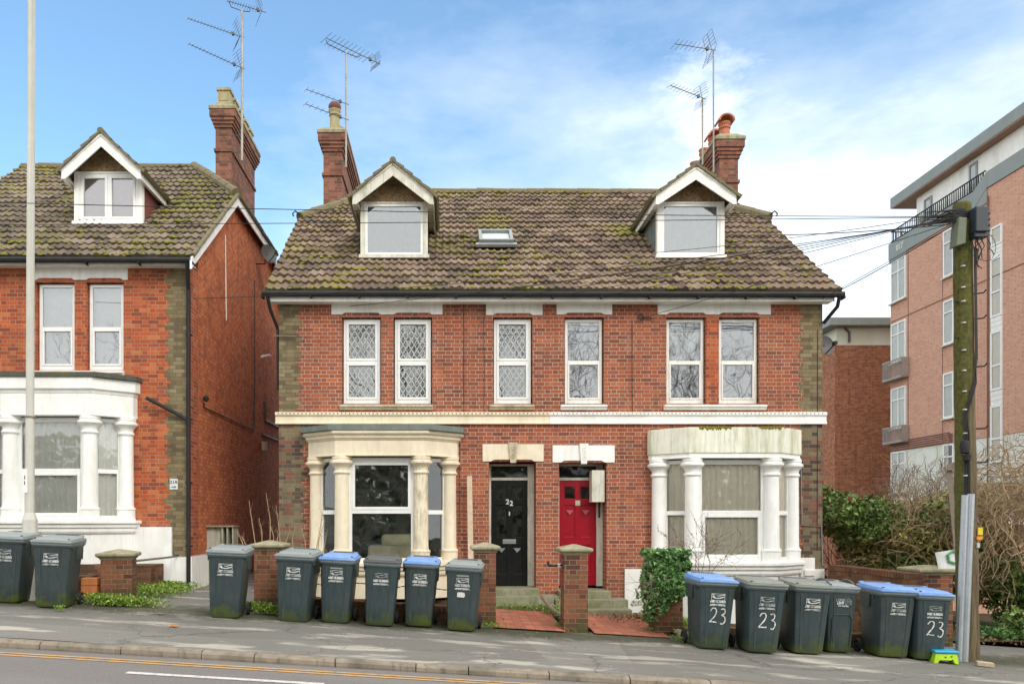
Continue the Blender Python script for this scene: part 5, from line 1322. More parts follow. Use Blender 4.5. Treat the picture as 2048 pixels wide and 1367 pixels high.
m = MB(); m.prism([(c.x-.24,c.z-.24), (c.x-.10,c.z-.20), (c.x-.08,c.z+.18), (c.x-.20,c.z+.19)], c.y-.22, c.y-.05); m.build('junction_box', M['galv'] if False else mat('grey_green_box', (.14,.16,.11), .6, (.10,.13,.03), .5, 5), t, bevel=.012)
c = pc(452); m = MB(); m.box(c.x+.0, c.x+.18, c.y-.30, c.y-.14, c.z-.19, c.z+.18)
for k in range(4): m.lathe([(.0,0), (.05,.01), (.055,.04), (.03,.075), (.0,.08)], (c.x+.215, c.y-.20, c.z-.18+k*.085), 10)
m.box(c.x+.01, c.x+.21, c.y-.26, c.y-.12, c.z-.26, c.z-.18); m.build('junction_box', mat('black_box_plastic', (.03,.035,.045), .35), t, bevel=.012, label='black junction box with round entries')
m = MB(); rr = random.Random(12)
for k in range(7):
    a = c+Vector((rr.uniform(.05,.24), -.2, -.26)); pts = [a]
    for q in range(5): pts.append(pts[-1]+Vector((rr.uniform(-.05,.05), rr.uniform(-.03,.02), -rr.uniform(.02,.12))))
    m.tube(pts, .007, 4)
for k in range(3):
    a0 = rr.uniform(0, 6); pts = [c+Vector((.30+.24*math.cos(a0+i*.5)*(.6+.2*k)-.1, -.22, -.40+.2*math.sin(a0+i*.5))) for i in range(9)]; m.tube(pts, .004, 4)
for k in range(4):                              # cables clipped down the shaft
    pts = []
    for i, py in enumerate((500, 560, 640, 720, 770, 800, 830, 870, 930, 990)):
        q = pc(py); ox = -.10+.02*k if py > 830 else (.11-.012*k if py < 730 else .11-.21*((py-730)/100)+.01*k)
        pts.append(q+Vector((ox, -.125-.006*k-(.03 if 730 < py < 830 else 0), 0)))
    m.tube(pts, .009, 5)
m.build('drop_cable', M['cable'], t)
m = MB(); rr = random.Random(2)
for py in range(530, 990, 42): q = pc(py+rr.uniform(-8, 8)); m.box(q.x-.11, q.x-.07, q.y-.15, q.y-.11, q.z-.008, q.z+.008)
m.build('cable_clip', M['white_text'], t)
c = pc(895); m = MB(); m.lathe([(.0,-.10), (.06,-.09), (.07,0), (.05,.09), (0,.10)], (c.x-.12, c.y-.16, c.z), 12); m.lathe([(.0,-.06), (.055,-.05), (.06,.03), (0,.05)], (c.x-.10, c.y-.18, c.z-.15), 12); m.build('splice_housing', M['black'], t, smooth=True)
c = pc(1062); m = MB(); m.box(c.x+.07, c.x+.14, c.y-.155, c.y-.13, c.z-.05, c.z+.06); tg = m.build('tag_plate', M['yellowtag'], t); m = MB(); m.box(c.x+.05, c.x+.13, c.y-.16, c.y-.135, c.z-.12, c.z-.07); m.build('tag_plate', M['orangetag'], t, label='orange tag')
m = MB(); m.box(c.x+.05, c.x+.09, c.y-.165, c.y-.14, c.z-.24, c.z-.17); m.build('tag_plate', M['white_text'], t, label='white tag')
m = MB(); rr = random.Random(4); c = pc(438)
for k in range(16):
    a = c+Vector((rr.uniform(-.12,.05), -.13, rr.uniform(-.06,.1))); pts = [a]; 
    for q in range(4): pts.append(pts[-1]+Vector((-rr.uniform(.08,.2), rr.uniform(-.02,.03), rr.uniform(-.055,.01))))
    m.tube(pts, [.014,.017,.012,.009,.006], 5)
m.build('cable_splice', M['cable'], t)
def wire(pts, r, label, cat='overhead cable', group='overhead cables from the telephone pole', sag=.1, m_='cable', n=28):
    a, b = Vector(pts[0]), Vector(pts[1]); L = [a+(b-a)*(i/n)+Vector((0,0,-sag*4*(i/n)*(1-i/n))) for i in range(n+1)]
    mb = MB(); mb.tube(L, r, 5); o = mb.build('overhead_cable', M[m_], None, smooth='all'); tag(o, label, cat, group)
hub = pc(437)+Vector((-.14, -.12, 0))
wire((P(1905,433,y-.1), P(-60,403,10.6)), .006, 'upper of the two long overhead cables crossing both houses at dormer height', sag=.05)
wire((P(1905,434,y-.1), P(-60,449,12.4)), .006, 'lower of the two long overhead cables crossing both houses at dormer height', sag=.02)
for i, (px, py, Y_, sg, lab) in enumerate([
    (1310, 505, 15.3, .05, 'overhead cable ending at the sill of the right dormer'),
    (1228, 588, 14.15, .05, 'overhead cable meeting the gutter left of the right dormer'),
    (1110, 592, 14.15, .06, 'overhead cable meeting the fascia above the red door'),
    (1020, 594, 14.15, .06, 'overhead cable meeting the fascia above the single leaded window'),
    (880, 594, 14.15, .08, 'overhead cable meeting the fascia right of the paired leaded windows'),
    (700, 612, 14.40, .10, 'overhead cable running low across the fascia to the left pair of leaded windows'),
    (386, 597, 14.30, .22, 'longest overhead cable, running on to the downpipe corner of the left brick house'),
    (1282, 636, 14.44, .04, 'overhead cable anchored to the ring bolt on the brick between upper windows'),
    (1683, 579, 14.1, .03, 'steep overhead cable to the right end of the gutter'),
    (1640, 600, 14.3, .0, 'lowest steep overhead cable to the right corner of the brickwork'),
    (1458, 470, 15.3, .06, 'thick upper overhead cable in the fan reaching the right dormer'),
    ]):
    wire((hub+Vector((0,0,-.015*i+.03)), P(px, py, Y_)), .0055 if i not in (8, 10) else .008, lab, sag=sg)
m = MB(); p = P(1282,634,14.46); m.tube([p+Vector((.05*math.cos(a), 0, .05*math.sin(a))) for a in [i*.7 for i in range(10)]], .01, 5); m.tube([p, p+Vector((.25,0,-.03))], .008, 4); m.build('ring_bolt', M['black'], H)

# small things at the foot of the pole
g_ = G(1893, 1327); t = thing('step_stool', 'low step stool with sky blue top and lime green sides, beside the telephone pole', 'step stool', tuple(g_))
m = MB(Matrix.Translation(g_)@Matrix.Rotation(R(-10), 4, 'Z')); w = .165
m.add([(-w,0,0),(-w+.05,0,0),(-w+.08,0,.05),(w-.08,0,.05),(w-.05,0,0),(w,0,0),(w-.015,.02,.15),(-w+.03,.02,.15)]+[(-w,.22,0),(-w+.05,.22,0),(-w+.08,.22,.05),(w-.08,.22,.05),(w-.05,.22,0),(w,.22,0),(w-.015,.20,.15),(-w+.03,.20,.15)],
      [(0,1,2,7),(2,3,6,7),(3,4,5,6),(8,15,10,9),(10,15,14,11),(11,14,13,12)]+[(i,i+8,(i+1)%8+8,(i+1)%8) for i in range(8)])
m.build('stool_body', M['lime'], t, bevel=.01)
m = MB(Matrix.Translation(g_)@Matrix.Rotation(R(-10), 4, 'Z')); m.box(-w+.01, w-.0, -.005, .225, .152, .19); m.build('stool_top', M['aqua'], t, bevel=.015)
m = MB(Matrix.Translation(g_)@Matrix.Rotation(R(-10), 4, 'Z'))
for a, b in ((-.01,.10), (.07,.11), (.08,.06)): m.box(a-.008, a+.008, -.004, .004, b-.008+.0, b+.008)
m.build('stud', M['cable'], t)
g_ = G(1972, 1333); m = MB(Matrix.Translation(g_+Vector((0,0,.035)))@Matrix.Rotation(R(-18), 4, 'Z')@Matrix.Rotation(R(5), 4, 'Y')); m.box(-.105, .105, 0, .10, -.032, .032)
o = m.build('loose_brick', mat('pale_brick', (.50,.40,.28), .85, (.25,.2,.13), .7, 8), bevel=.008); tag(o, 'single pale loose brick lying on the pavement right of the telephone pole', 'brick')
# leaning post behind the pole, sign board
t = thing('leaning_post', 'weathered grey timber post with short cross piece leaning behind the telephone pole', 'timber post', tuple(P(1915,1130,12.3)))
m = MB(); m.add([P(1893,938,12.3),P(1905,936,12.3),P(1921,1130,12.3),P(1911,1130,12.3),P(1893,938,12.4),P(1905,936,12.4),P(1921,1130,12.4),P(1911,1130,12.4)], [(0,1,2,3),(4,7,6,5),(0,4,5,1),(1,5,6,2),(2,6,7,3),(3,7,4,0)]); m.build('post', M['wood_grey'], t)
m = MB(); m.add([P(1892,930,12.25),P(1922,918,12.25),P(1922,938,12.25),P(1896,940,12.25),P(1892,930,12.45),P(1922,918,12.45),P(1922,938,12.45),P(1896,940,12.45)], [(0,1,2,3),(4,7,6,5),(0,4,5,1),(1,5,6,2),(2,6,7,3),(3,7,4,0)])
m.add([P(1907,942,12.3),P(1920,940,12.3),P(1926,992,12.3),P(1913,994,12.3),P(1907,942,12.36),P(1920,940,12.36),P(1926,992,12.36),P(1913,994,12.36)], [(0,1,2,3),(4,7,6,5),(0,4,5,1),(1,5,6,2),(2,6,7,3),(3,7,4,0)]); m.build('cross_piece', M['wood_grey'], t)
t = thing('sign_board', 'tilted white estate sign board with green hexagon outline behind the mossy gate pier', 'sign board', tuple(P(1895,1118,12.7)))
m = MB(); q = [(1870,1104),(1936,1094),(1942,1140),(1880,1150)]; m.add([P(a,b,12.7) for a,b in q]+[P(a,b,12.73) for a,b in q], [(0,1,2,3),(4,7,6,5),(0,4,5,1),(1,5,6,2),(2,6,7,3),(3,7,4,0)]); m.build('board', M['board'], t)
m = MB(); hx = [P(1909+14*math.cos(a), 1113+13*math.sin(a), 12.68) for a in [R(20+60*i) for i in range(7)]]; m.tube(hx, .022, 5); m.build('hexagon_logo', M['green'], t)
# timber board leaning on the wall beside the black door
m = MB(); q = [(934,952),(944,950),(947,1117),(936,1117)]; m.add([P(a,b,14.3) for a,b in q]+[P(a,b,14.33) for a,b in q], [(0,1,2,3),(4,7,6,5),(0,4,5,1),(1,5,6,2),(2,6,7,3),(3,7,4,0)])
o = m.build('timber_board', mat('pale_pine', (.66,.52,.38), .7, (.4,.3,.2), .5, 4)); tag(o, 'narrow pale pine board leaning against the brick wall left of the black door', 'board')

# ------------------------------------------------------------------ FLATS ON THE RIGHT
XF = 19.7
def FY(px): return XF*F/(px-XV)
t = thing('apartment_block', 'tall salmon brick flats with grey parapet and roof terrace, behind the telephone pole', 'apartment block', (24, 28, -1.2))
m = MB(); m.box(XF, XF+10, 18, 33.85, 4.74, 13.26); m.box(XF, XF+10, 18, 27.75, 13.262, 13.8); m.prism([(27.75,13.262), (28.35,13.262), (27.75,13.8)], XF, XF+10, 'x'); fw_ = m.build('brick_wall', M['flats'], t)
m = MB(); m.box(XF+.03, XF+10, 18, 33.82, -2.5, 4.73); m.build('rendered_base', M['render'], t)
m = MB(); m.box(XF-.04, XF+10, 27.76, 33.95, 13.27, 13.98) ; m.box(XF-.045, XF+10, 18, 27.75, 13.81, 14.4); m.prism([(27.74,13.83), (28.5,13.28), (28.6,13.9), (27.74,14.41)], XF-.05, XF+.2, 'x'); m.box(XF-.03, XF+.0, 32.65, 33.9, 13.1, 13.27); m.build('parapet', M['grey_clad'], t)
m = MB(); m.box(20.0, 29, 18, 32.45, 13.9, 15.42); m.build('penthouse_wall', M['white'], t)
m = MB(); m.box(XF-.1, 30, 17, 33.7, 15.47, 15.92); m.build('flat_roof', M['grey_clad'], t)
m = MB(); m.box(XF-.08, 29.9, 17.1, 33.6, 15.425, 15.468); m.build('soffit', M['soffit'], t)
m = MB(); n = 0; y_ = 28.0
for z_ in (14.02+.46,): m.box(XF+.0, XF+.04, 27.9, 33.85, z_, z_+.04); m.box(XF+.0, 20.9, 33.81, 33.85, z_, z_+.04); m.box(XF, XF+.04, 27.9, 33.85, 14.03, 14.06)
while y_ < 33.85:
    w_ = .025 if n % 8 else .05; m.box(XF+.005, XF+.03, y_, y_+w_, 13.98, 14.48); y_ += .125; n += 1
for k in range(9): m.box(XF+.1+k*.12, XF+.125+k*.12, 33.82, 33.84, 13.98, 14.48)
m.build('railing', M['black'], t)
for (a, b, z1, z2) in ((1850,1865,14.0,15.1), (1940,1956,14.0,15.25)):
    Ya, Yb_ = 20.0*F/(b-XV), 20.0*F/(a-XV); window(t, Matrix.Translation((19.94, Yb_, z1)) @ Matrix.Rotation(R(-90), 4, 'Z'), Yb_-Ya, z2-z1, tz=None, fw=.07, sash=0, low_sash=False, frame='grey_metal', glass='glass_flats', fname='terrace_door', cy=.045, curtain=('net', [(0,1,0,1,1,.0)]), seed=3)
fl = [(11.28,13.12), (8.62,10.35), (5.72,7.50), (2.90,4.70)]
def fwin(a, b, z1, z2, **kw):
    Ya, Yb_ = FY(b), FY(a); f = window(t, Matrix.Translation((XF-.055, Yb_, z1)) @ Matrix.Rotation(R(-90), 4, 'Z'), Yb_-Ya, z2-z1, glass='glass_flats', fw=.07, sash=.0, low_sash=False, cy=.045, **kw)
    return f
for i, (z1, z2) in enumerate(fl):
    fwin(1783.5, 1813, z1, z2, tz=.70, mull=.5, curtain=('net', [(0,1,0,1,1,.0)]), seed=i)
    fwin(1888, 1909, z1, z2, tz=.72, curtain=('net', [(0,1,0,1,1,.0)]), seed=i)
for (z1, z2) in ((11.56,12.25), (9.0,11.12), (6.36,8.48), (3.76,5.82)):
    fwin(1983, 2006, z1, z2, tz=.42 if z2-z1 > 1 else None, curtain=('curtain', [(0,1,0,1,1,.0)]), seed=5)
m = MB()
for (z1, z2) in ((11.13,11.55), (8.49,8.99), (5.83,6.35)):
    for k in range(3): h_ = (z2-z1)/3; m.box(XF-.03-.006*k, XF-.001, FY(2006), FY(1983), z1+k*h_+.004, z1+(k+1)*h_-.004)
m.build_each('spandrel_panel', M['white'], t)
m = MB()
for z1, z2 in fl:
    for a, b in ((1781,1815), (1886,1910)): m.box(XF-.12, XF-.001, FY(b), FY(a), z1-.06, z1-.005)
m.build_each('window_sill', M['oldwhite'], t)
m = MB(); m.tube([(XF-.05, FY(1978), 2), (XF-.05, FY(1978), 13.5)], .03, 6); m.box(XF-.012, XF-.001, FY(1886), FY(1886)+.03, 4.8, 12.8); m.box(XF-.012, XF-.001, FY(1817), FY(1816), 4.8, 13.2); m.box(XF-.015, XF-.001, 18, 33.8, 10.46, 10.50); m.build('downpipe', mat('brown_joint', (.22,.12,.08), .8), t)
m = MB()
for k in range(5): m.box(XF-.03, XF+.0, FY(1900), 33.84, 4.76+k*.09, 4.80+k*.09)
m.box(XF-.02, XF-.001, FY(1905), FY(1898), 3.3, 5.1); m.build('grille_band', mat('dark_string_brick', (.17,.09,.075), .8), t)
for (zt_, zb_) in ((8.68,7.85), (5.78,5.08)):
    m = MB(); ya, yb = FY(1818), FY(1779)
    m.box(XF-.33, XF-.29, ya, yb, zt_-.06, zt_); m.box(XF-.33, XF-.29, ya, yb, zb_, zb_+.06); m.box(XF-.32, XF-.02, ya, yb, zb_-.03, zb_)
    q = ya
    while q < yb: m.box(XF-.32, XF-.30, q, q+.03, zb_+.06, zt_-.06); q += .11
    for e_ in (ya, yb): m.box(XF-.32, XF-.02, e_-.02, e_+.02, zb_, zt_)
    m.build('balcony', M['balcony'], t)
text_mesh('017', .34, Matrix.Translation((XF-.045, 33.1, 13.6)) @ Matrix.Rotation(R(-90), 4, 'Z'), M['white_text'], 'block_number', t, .02)
t = thing('apartment_block', 'orange brick block with white top storey, between the houses and the salmon flats', 'apartment block', (23, 42, -1.5))
m = MB(); m.box(19.34, 30, 38, 52, -2.5, 10.44); m.build('brick_wall', M['flats2'], t)
m = MB(); m.box(19.5, 29, 38.15, 51, 10.44, 11.34); m.build('top_storey', M['render'], t)
m = MB(); m.box(18.9, 30, 37.6, 52, 11.35, 11.72); m.build('flat_roof', M['grey_clad'], t)
m = MB(); m.tube([(19.9,38.1,11.3), (20.1,38.08,11.1), (20.1,38.08,10.6)], .06, 6); m.build('downpipe', M['cable_grey'], t)
t = thing('outbuilding', 'low outbuilding with shallow hipped tile roof behind the tangled dead climber', 'outbuilding', (15, 21, -1))
m = MB(); m.box(12.7, 19, 19.3, 23, -1.5, 1.62); m.build('outbuilding_wall', M['flats'], t)
m = MB(); m.box(12.45, 19.2, 19.02, 19.06, 1.60, 1.74); m.build('fascia', M['white_clean'], t)
m = MB(); m.add([(12.4,19.07,1.72),(19.4,19.07,1.72),(19.4,23.4,1.72),(12.4,23.4,1.72),(14.4,21.2,2.75),(17.4,21.2,2.75)], [(0,1,5,4),(1,2,5),(2,3,4,5),(3,0,4),(0,3,2,1)]); m.build('hipped_roof', M['ridge'], t)

# ------------------------------------------------------------------ PLANTS
def leaves(mb, pts, size, rr, flat=0):
    for p in pts:
        s = size*rr.uniform(.6, 1.35); u = Vector((rr.gauss(0,1), rr.gauss(0,1), rr.gauss(0,1)*(1-flat))).normalized(); v = u.orthogonal().normalized()
        v = (v*math.cos(rr.uniform(0,6.28))+u.cross(v)*math.sin(rr.uniform(0,6.28))).normalized(); w = u.cross(v)
        b = len(mb.v); p = Vector(p)
        for q in (p-v*s, p+w*s*.5-v*s*.1+u*s*.12, p+v*s, p-w*s*.5-v*s*.1+u*s*.12): mb.v.append(tuple(q))
        mb.f.append((b, b+1, b+2)); mb.f.append((b, b+2, b+3))
def branch(mb, p, d, L, r, depth, rr, spread=.6, up=.15, n=4, minr=.002, kids=(2,3), curl=.15):
    pts = [Vector(p)]; d = Vector(d).normalized(); rs = [r]
    for i in range(n):
        d = (d+Vector((rr.gauss(0,curl), rr.gauss(0,curl), rr.gauss(0,curl)+up*.2))).normalized(); pts.append(pts[-1]+d*(L/n)); rs.append(max(minr, r*(1-.45*(i+1)/n)))
    mb.tube(pts, rs, 5 if r > .03 else 3, cap=False)
    if depth > 0:
        for k in range(rr.randint(*kids)+1):
            f = rr.uniform(.3, 1) if k else 1; i = min(n, max(1, int(round(f*n)))); a = rr.uniform(0, 6.28)
            o = d.orthogonal().normalized(); o2 = d.cross(o); nd = (d+(o*math.cos(a)+o2*math.sin(a))*spread*rr.uniform(.6,1.3)+Vector((0,0,up))).normalized()
            branch(mb, pts[i], nd, L*rr.uniform(.6,.85), max(minr, rs[i]*.68), depth-1, rr, spread, up, n, minr, kids, curl)
def blobs(rr, n, cs):
    """points in the shell of several overlapping clumps"""
    out = []
    tot = sum(c[3]*c[4]*c[5] for c in cs)
    for (x, y, z, a, b, c) in cs:
        for _ in range(int(n*a*b*c/tot)+1):
            d = Vector((rr.gauss(0,1), rr.gauss(0,1), rr.gauss(0,1))).normalized(); q = rr.uniform(.55, 1.05)**.6*(1+.14*math.sin(d.x*7+x)*math.sin(d.z*6+y))
            out.append((x+d.x*a*q, y+d.y*b*q, z+d.z*c*q))
    return out
rr = random.Random(77)
def clumps(n, x0, x1, y0, y1, z0, z1, r):
    return [(rr.uniform(x0,x1), rr.uniform(y0,y1), rr.uniform(z0,z1), r*rr.uniform(.6,1.3), r*rr.uniform(.6,1.3), r*rr.uniform(.6,1.2)) for _ in range(n)]
t = thing('laurel_bush', 'dense glossy dark green evergreen bush against the right side of the houses', 'bush', (8.9, 16.6, -.5))
m = MB(); leaves(m, blobs(rr, 15000, clumps(40, 8.3, 10.6, 15.7, 17.8, -.3, 2.1, .44)), .065, rr); m.build('foliage', M['laurel'], t)
m = MB()
for k in range(12): branch(m, (8.6+k*.15, 16.7+rr.uniform(-.4,.4), -.6), (rr.uniform(-.3,.3), rr.uniform(-.2,.2), 1), 1.3, .03, 2, rr)
m.build('stem', M['twig'], t)
t = thing('overgrown_shrub', 'sprawling olive and tan twiggy shrub between the dark evergreen bush and the telephone pole', 'shrub', (10.6, 16.2, -.5))
m = MB(); leaves(m, blobs(rr, 15000, clumps(26, 9.0, 11.3, 15.3, 16.6, .0, 2.0, .42)+clumps(14, 10.8, 12.3, 15.3, 16.6, -.2, 1.7, .38)), .05, rr); m.build('foliage', M['olive'], t)
m = MB()
for k in range(90): branch(m, (rr.uniform(8.9,12.2), rr.uniform(15.0,15.9), rr.uniform(.2,1.8)), (rr.gauss(0,.5), rr.gauss(0,.3), rr.uniform(.3,1)), rr.uniform(.5,.8), .012, 2, rr, .8, .05, 5, .0035, (2,3), .28)
m.build('stem', M['straw'], t)
t = thing('bare_shrub', 'leafless grey branching shrub rising above the hedge in front of the white render', 'shrub', (11.3, 17.5, -.5))
m = MB()
for k in range(9): branch(m, (rr.uniform(10.3,12.6), rr.uniform(17.2,18), .4), (rr.gauss(0,.35), rr.gauss(0,.2), 1), 1.15, .022, 4, rr, .75, .12, 5, .004, (2,3), .2)
m.build('branch', M['twig'], t)
t = thing('dead_climber', 'great tangle of dry tan climber stems at the right edge of the photo', 'climber', (10.6, 14.2, -.5))
m = MB()
for k in range(520):
    x0_ = rr.uniform(9.75, 12.6); top = 2.2+.75*math.sin((x0_-9.4)*1.0)+rr.uniform(-.4,.25)
    p = Vector((x0_, rr.uniform(13.3,14.9), rr.uniform(top*.55, top))); d = Vector((rr.gauss(-.1,.6), rr.gauss(-.1,.3), rr.uniform(-.4,.8))); pts = [p]
    for q in range(rr.randint(7, 16)):
        d += Vector((rr.gauss(0,.38), rr.gauss(0,.22), rr.gauss(-.17,.25))); d.normalize(); nx_ = pts[-1]+d*rr.uniform(.08,.17)
        nx_.x = max(nx_.x, 9.55+.15*abs(math.sin(nx_.z*5))); 
        if nx_.z < -.35: break
        pts.append(nx_)
    if len(pts) > 2: m.tube(pts, rr.choice((.004,.006,.007,.010)), 4, cap=False)
for k in range(60):
    branch(m, (rr.uniform(9.9,12.4), rr.uniform(13.4,14.6), rr.uniform(1.7,2.8)), (rr.gauss(0,.5), rr.gauss(0,.3), rr.uniform(.2,1)), .45, .007, 2, rr, .8, 0, 4, .003, (2,3), .35)
m.build('dry_stem', M['straw'], t)
m = MB(); leaves(m, blobs(rr, 5200, clumps(14, 10.4, 12.8, 14.3, 15.3, -.2, 1.7, .40)+clumps(5, 10.0, 11.5, 13.5, 14, -.3, .3, .28)), .06, rr); m.build('foliage', M['laurel'], t)
# ivy on the pier
L = ROOT[PV.name]; zt = ZC+(YH-1110)*L.y/F
t = thing('ivy', 'thick green ivy draped over the brick gate pier beside the 23 bins', 'ivy', (L.x, L.y, L.z))
pts = []
for k in range(4600):
    a = rr.uniform(0, 6.283); rx, ry = .40, .37; sq = 1/max(abs(math.cos(a)), abs(math.sin(a)))**.55
    hgt = rr.random()**.8; low = L.z+.38+.30*max(0, math.cos(a+.4))-.22*max(0, -math.cos(a)); z_ = low+(zt+.03-low)*hgt; bul = 1+.10*math.sin(z_*9+a*3)
    if z_ > zt-.12: bul *= 1-.35*(z_-zt+.12)/.2
    pts.append((L.x+rx*math.cos(a)*sq*.82*bul*rr.uniform(.92,1.06), L.y+ry*math.sin(a)*sq*.82*bul, z_))
for k in range(1100): pts.append((L.x+rr.uniform(-.34,.34), L.y+rr.uniform(-.33,.33), zt+rr.uniform(-.02,.10)))
for k in range(110): s_ = rr.random(); pts.append((L.x-.36-.22*s_*rr.random(), L.y-.1+rr.uniform(-.1,.1), zt-.25-.5*s_+rr.uniform(-.1,.1)))
m = MB(); leaves(m, pts, .042, rr); m.build('foliage', M['ivy'], t)
m = MB()
for k in range(14): branch(m, (L.x+rr.uniform(-.3,-.1), L.y-.25, zt-.2-rr.random()*.4), (rr.uniform(-1,.1), -.2, rr.uniform(-.9,.3)), .28, .004, 1, rr)
m.build('stem', M['twig'], t)
t = thing('rose_bush', 'thin bare rose bush in front of the white bay window', 'rose bush', tuple(P(1405,1150,13.2)))
m = MB(); base = P(1402,1165,13.2)
for k in range(7): branch(m, base+Vector((rr.uniform(-.12,.12), 0, 0)), (rr.uniform(-.55,.55), rr.uniform(-.2,.2), 1), .55, .008, 3, rr, .75, .1, 4, .0028, (1,2), .22)
m.build('branch', M['twig'], t)
tips = [m.v[i] for i in range(0, len(m.v), 1) if rr.random() < .045]; q = MB(); leaves(q, tips, .02, rr); q.build('foliage', M['deadleaf'], t)
def canes(label, lst, Y_, mname='straw', name='dry_stalks'):
    t = thing(name, label, 'dry stalks', tuple(P(lst[0][0], lst[0][1], Y_))); m = MB()
    for (a, b, c, d_) in lst:
        p, q = P(a, b, Y_), P(c, d_, Y_+.1); mid = (p+q)/2+Vector((rr.uniform(-.04,.04), 0, 0)); m.tube([p, mid, q], [.010,.008,.004], 4)
        for s in range(3): f = rr.uniform(.4, .9); o = p+(q-p)*f; m.tube([o, o+Vector((rr.uniform(-.09,.09), 0, rr.uniform(.05,.16)))], [.004,.002], 3)
    m.build('stalk', M[mname], t)
canes('tall dry tan stalks behind the pale capped brick pier', [(512,1095,498,1000), (524,1090,518,1035), (540,1095,532,985), (548,1092,541,1050), (553,1090,560,1060), (490,1100,474,1062), (498,1100,483,1070), (562,1100,552,1010), (570,1090,580,1040), (586,1100,592,1050)], 12.9)
canes('thin dry canes leaning against the left side of the cream bay window', [(618,1110,620,1000), (630,1112,648,1010), (634,1115,650,1040), (642,1118,655,1060), (612,1110,600,1050)], 13.3)
def patch(name, label, cat, fn, n, size, m_, zr=(.0,.10), flat=.3, kind=None):
    mb = MB(); pts = []
    for _ in range(n):
        x_, y_ = fn(); z_ = gz(x_, y_)+.03; pts.append((x_, y_, z_+rr.uniform(*zr)))
    leaves(mb, pts, size, rr, flat); o = mb.build(name, M[m_]); o['kind'] = 'stuff'
    return o
def clus(spots, s=.16):
    def f():
        a = rr.choice(spots); return (a[0]+rr.gauss(0,a[2] if len(a) > 2 else s), a[1]+rr.gauss(0,(a[3] if len(a) > 3 else s*.6)))
    return f
def GS(l): return [tuple(G(a,b)[:2])+tuple(r) for a, b, *r in l]
wz = (.0,.13)
patch('weeds', 0, 0, clus(GS([(205,1207,.12,.06),(225,1212,.18,.06),(265,1212,.22,.08),(300,1192,.25,.12),(325,1184,.25,.12),(345,1178,.2,.1)])), 8000, .020, 'weed', wz)
patch('weeds', 0, 0, clus(GS([(530,1228,.14,.05),(512,1222,.08,.05),(548,1230,.06,.04)])), 2200, .018, 'weed', wz)
patch('weeds', 0, 0, clus(GS([(985,1256,.10,.04),(1140,1262,.05,.03),(1122,1255,.05,.05),(120,1222,.03,.02),(1305,1265,.05,.05),(1365,1283,.08,.04)])), 1500, .014, 'weed', (0,.06))
patch('weeds', 0, 0, clus([(1.92,13.5,.10,.12), (1.75,13.8,.22,.05), (2.0,13.0,.08,.3), (1.3,13.72,.3,.03)]), 2400, .017, 'weed', (.05,.16))
patch('weeds', 0, 0, clus([(3.85,13.4,.16,.3), (4.1,12.9,.2,.3)]), 2200, .018, 'weed', (.03,.14))
patch('fallen_leaves', 0, 0, clus([(2.15,13.5,.12,.12), (3.3,13.6,.16,.06), (3.05,13.3,.25,.2), (2.1,12.6,.1,.3), (4.0,12.6,.2,.3), (-1.9,12.1,.6,.05), (-.3,12.1,.5,.05), (-2.6,11.95,.2,.05)]), 800, .028, 'deadleaf', (.03,.10), .6)
patch('fallen_leaves', 0, 0, lambda: (rr.uniform(9.3,14), rr.uniform(13.2,14.6)), 2600, .035, 'deadleaf', (.0,.06), .6)
patch('ground_ivy', 0, 0, lambda: (rr.uniform(9.6,14), 13.4+abs(rr.gauss(0,.5))), 3400, .042, 'ivy', (.0,.24), .3)
patch('litter', 0, 0, lambda: (rr.uniform(-9,9), 11.75-abs(rr.gauss(0,.5))), 420, .012, 'deadleaf', (-.024,-.018), .95)
g_ = G(345, 1252); m = MB(); leaves(m, [(g_.x, g_.y, g_.z+.012)], .085, rr, .98); m.box(g_.x-.05, g_.x+.06, g_.y-.02, g_.y+.05, g_.z+.004, g_.z+.010); o = m.build('litter_scrap', M['orangetag']); tag(o, 'small orange scrap of litter on the pavement', 'litter')
g_ = G(310, 1228); m = MB(); m.tube([g_+Vector((-.13,0,.014)), g_+Vector((.13,-.01,.014))], .014, 6); o = m.build('wooden_stick', M['wood_grey']); tag(o, 'short pale stick lying on the pavement below the weeds', 'stick')
# bare trees across the road, seen in the window reflections
for k, (tx, ty, hh) in enumerate(((-9.5,-13,1.0), (-3.0,-15,1.1), (3.4,-13,.95), (9.5,-15,1.1), (16,-14,1.0), (-16,-15,1.0))):
    z_ = gz(tx, ty); t = thing('bare_tree', ['leafless tree across the road reflected in the windows of the left brick house', 'leafless tree across the road reflected in the paired leaded windows', 'leafless tree across the road reflected above the red door', 'leafless tree across the road reflected in the right hand upper windows', 'leafless tree across the road, farthest right', 'leafless tree across the road, farthest left'][k], 'tree', (tx, ty, z_), 'bare trees across the road')
    tr = MB(); tr.tube([(tx,ty,z_-.3), (tx+.1,ty,z_+3*hh), (tx,ty+.1,z_+6.0*hh)], [.34,.27,.22], 8); tr.build('trunk', M['bark'], t, smooth=True)
    m = MB()
    for q in range(5): branch(m, (tx,ty+.1,z_+5.9*hh-.5*q), (rr.gauss(0,.6), rr.gauss(0,.6), 1), 3.6*hh, .12, 5, rr, .62, .1, 4, .007, (2,2), .14)
    m.build('crown', M['bark'], t)
hb = MB(); leaves(hb, [(rr.uniform(-30,30), -11.8+rr.gauss(0,.6), rr.uniform(-1.2,.6)+5.8*rr.random()**1.2) for _ in range(26000)], .30, rr); t = thing('hedge', 'tall dark evergreen hedge across the road, seen mirrored in the windows', 'hedge', (0,-11.5,0)); hb.build('foliage', M['laurel'], t)

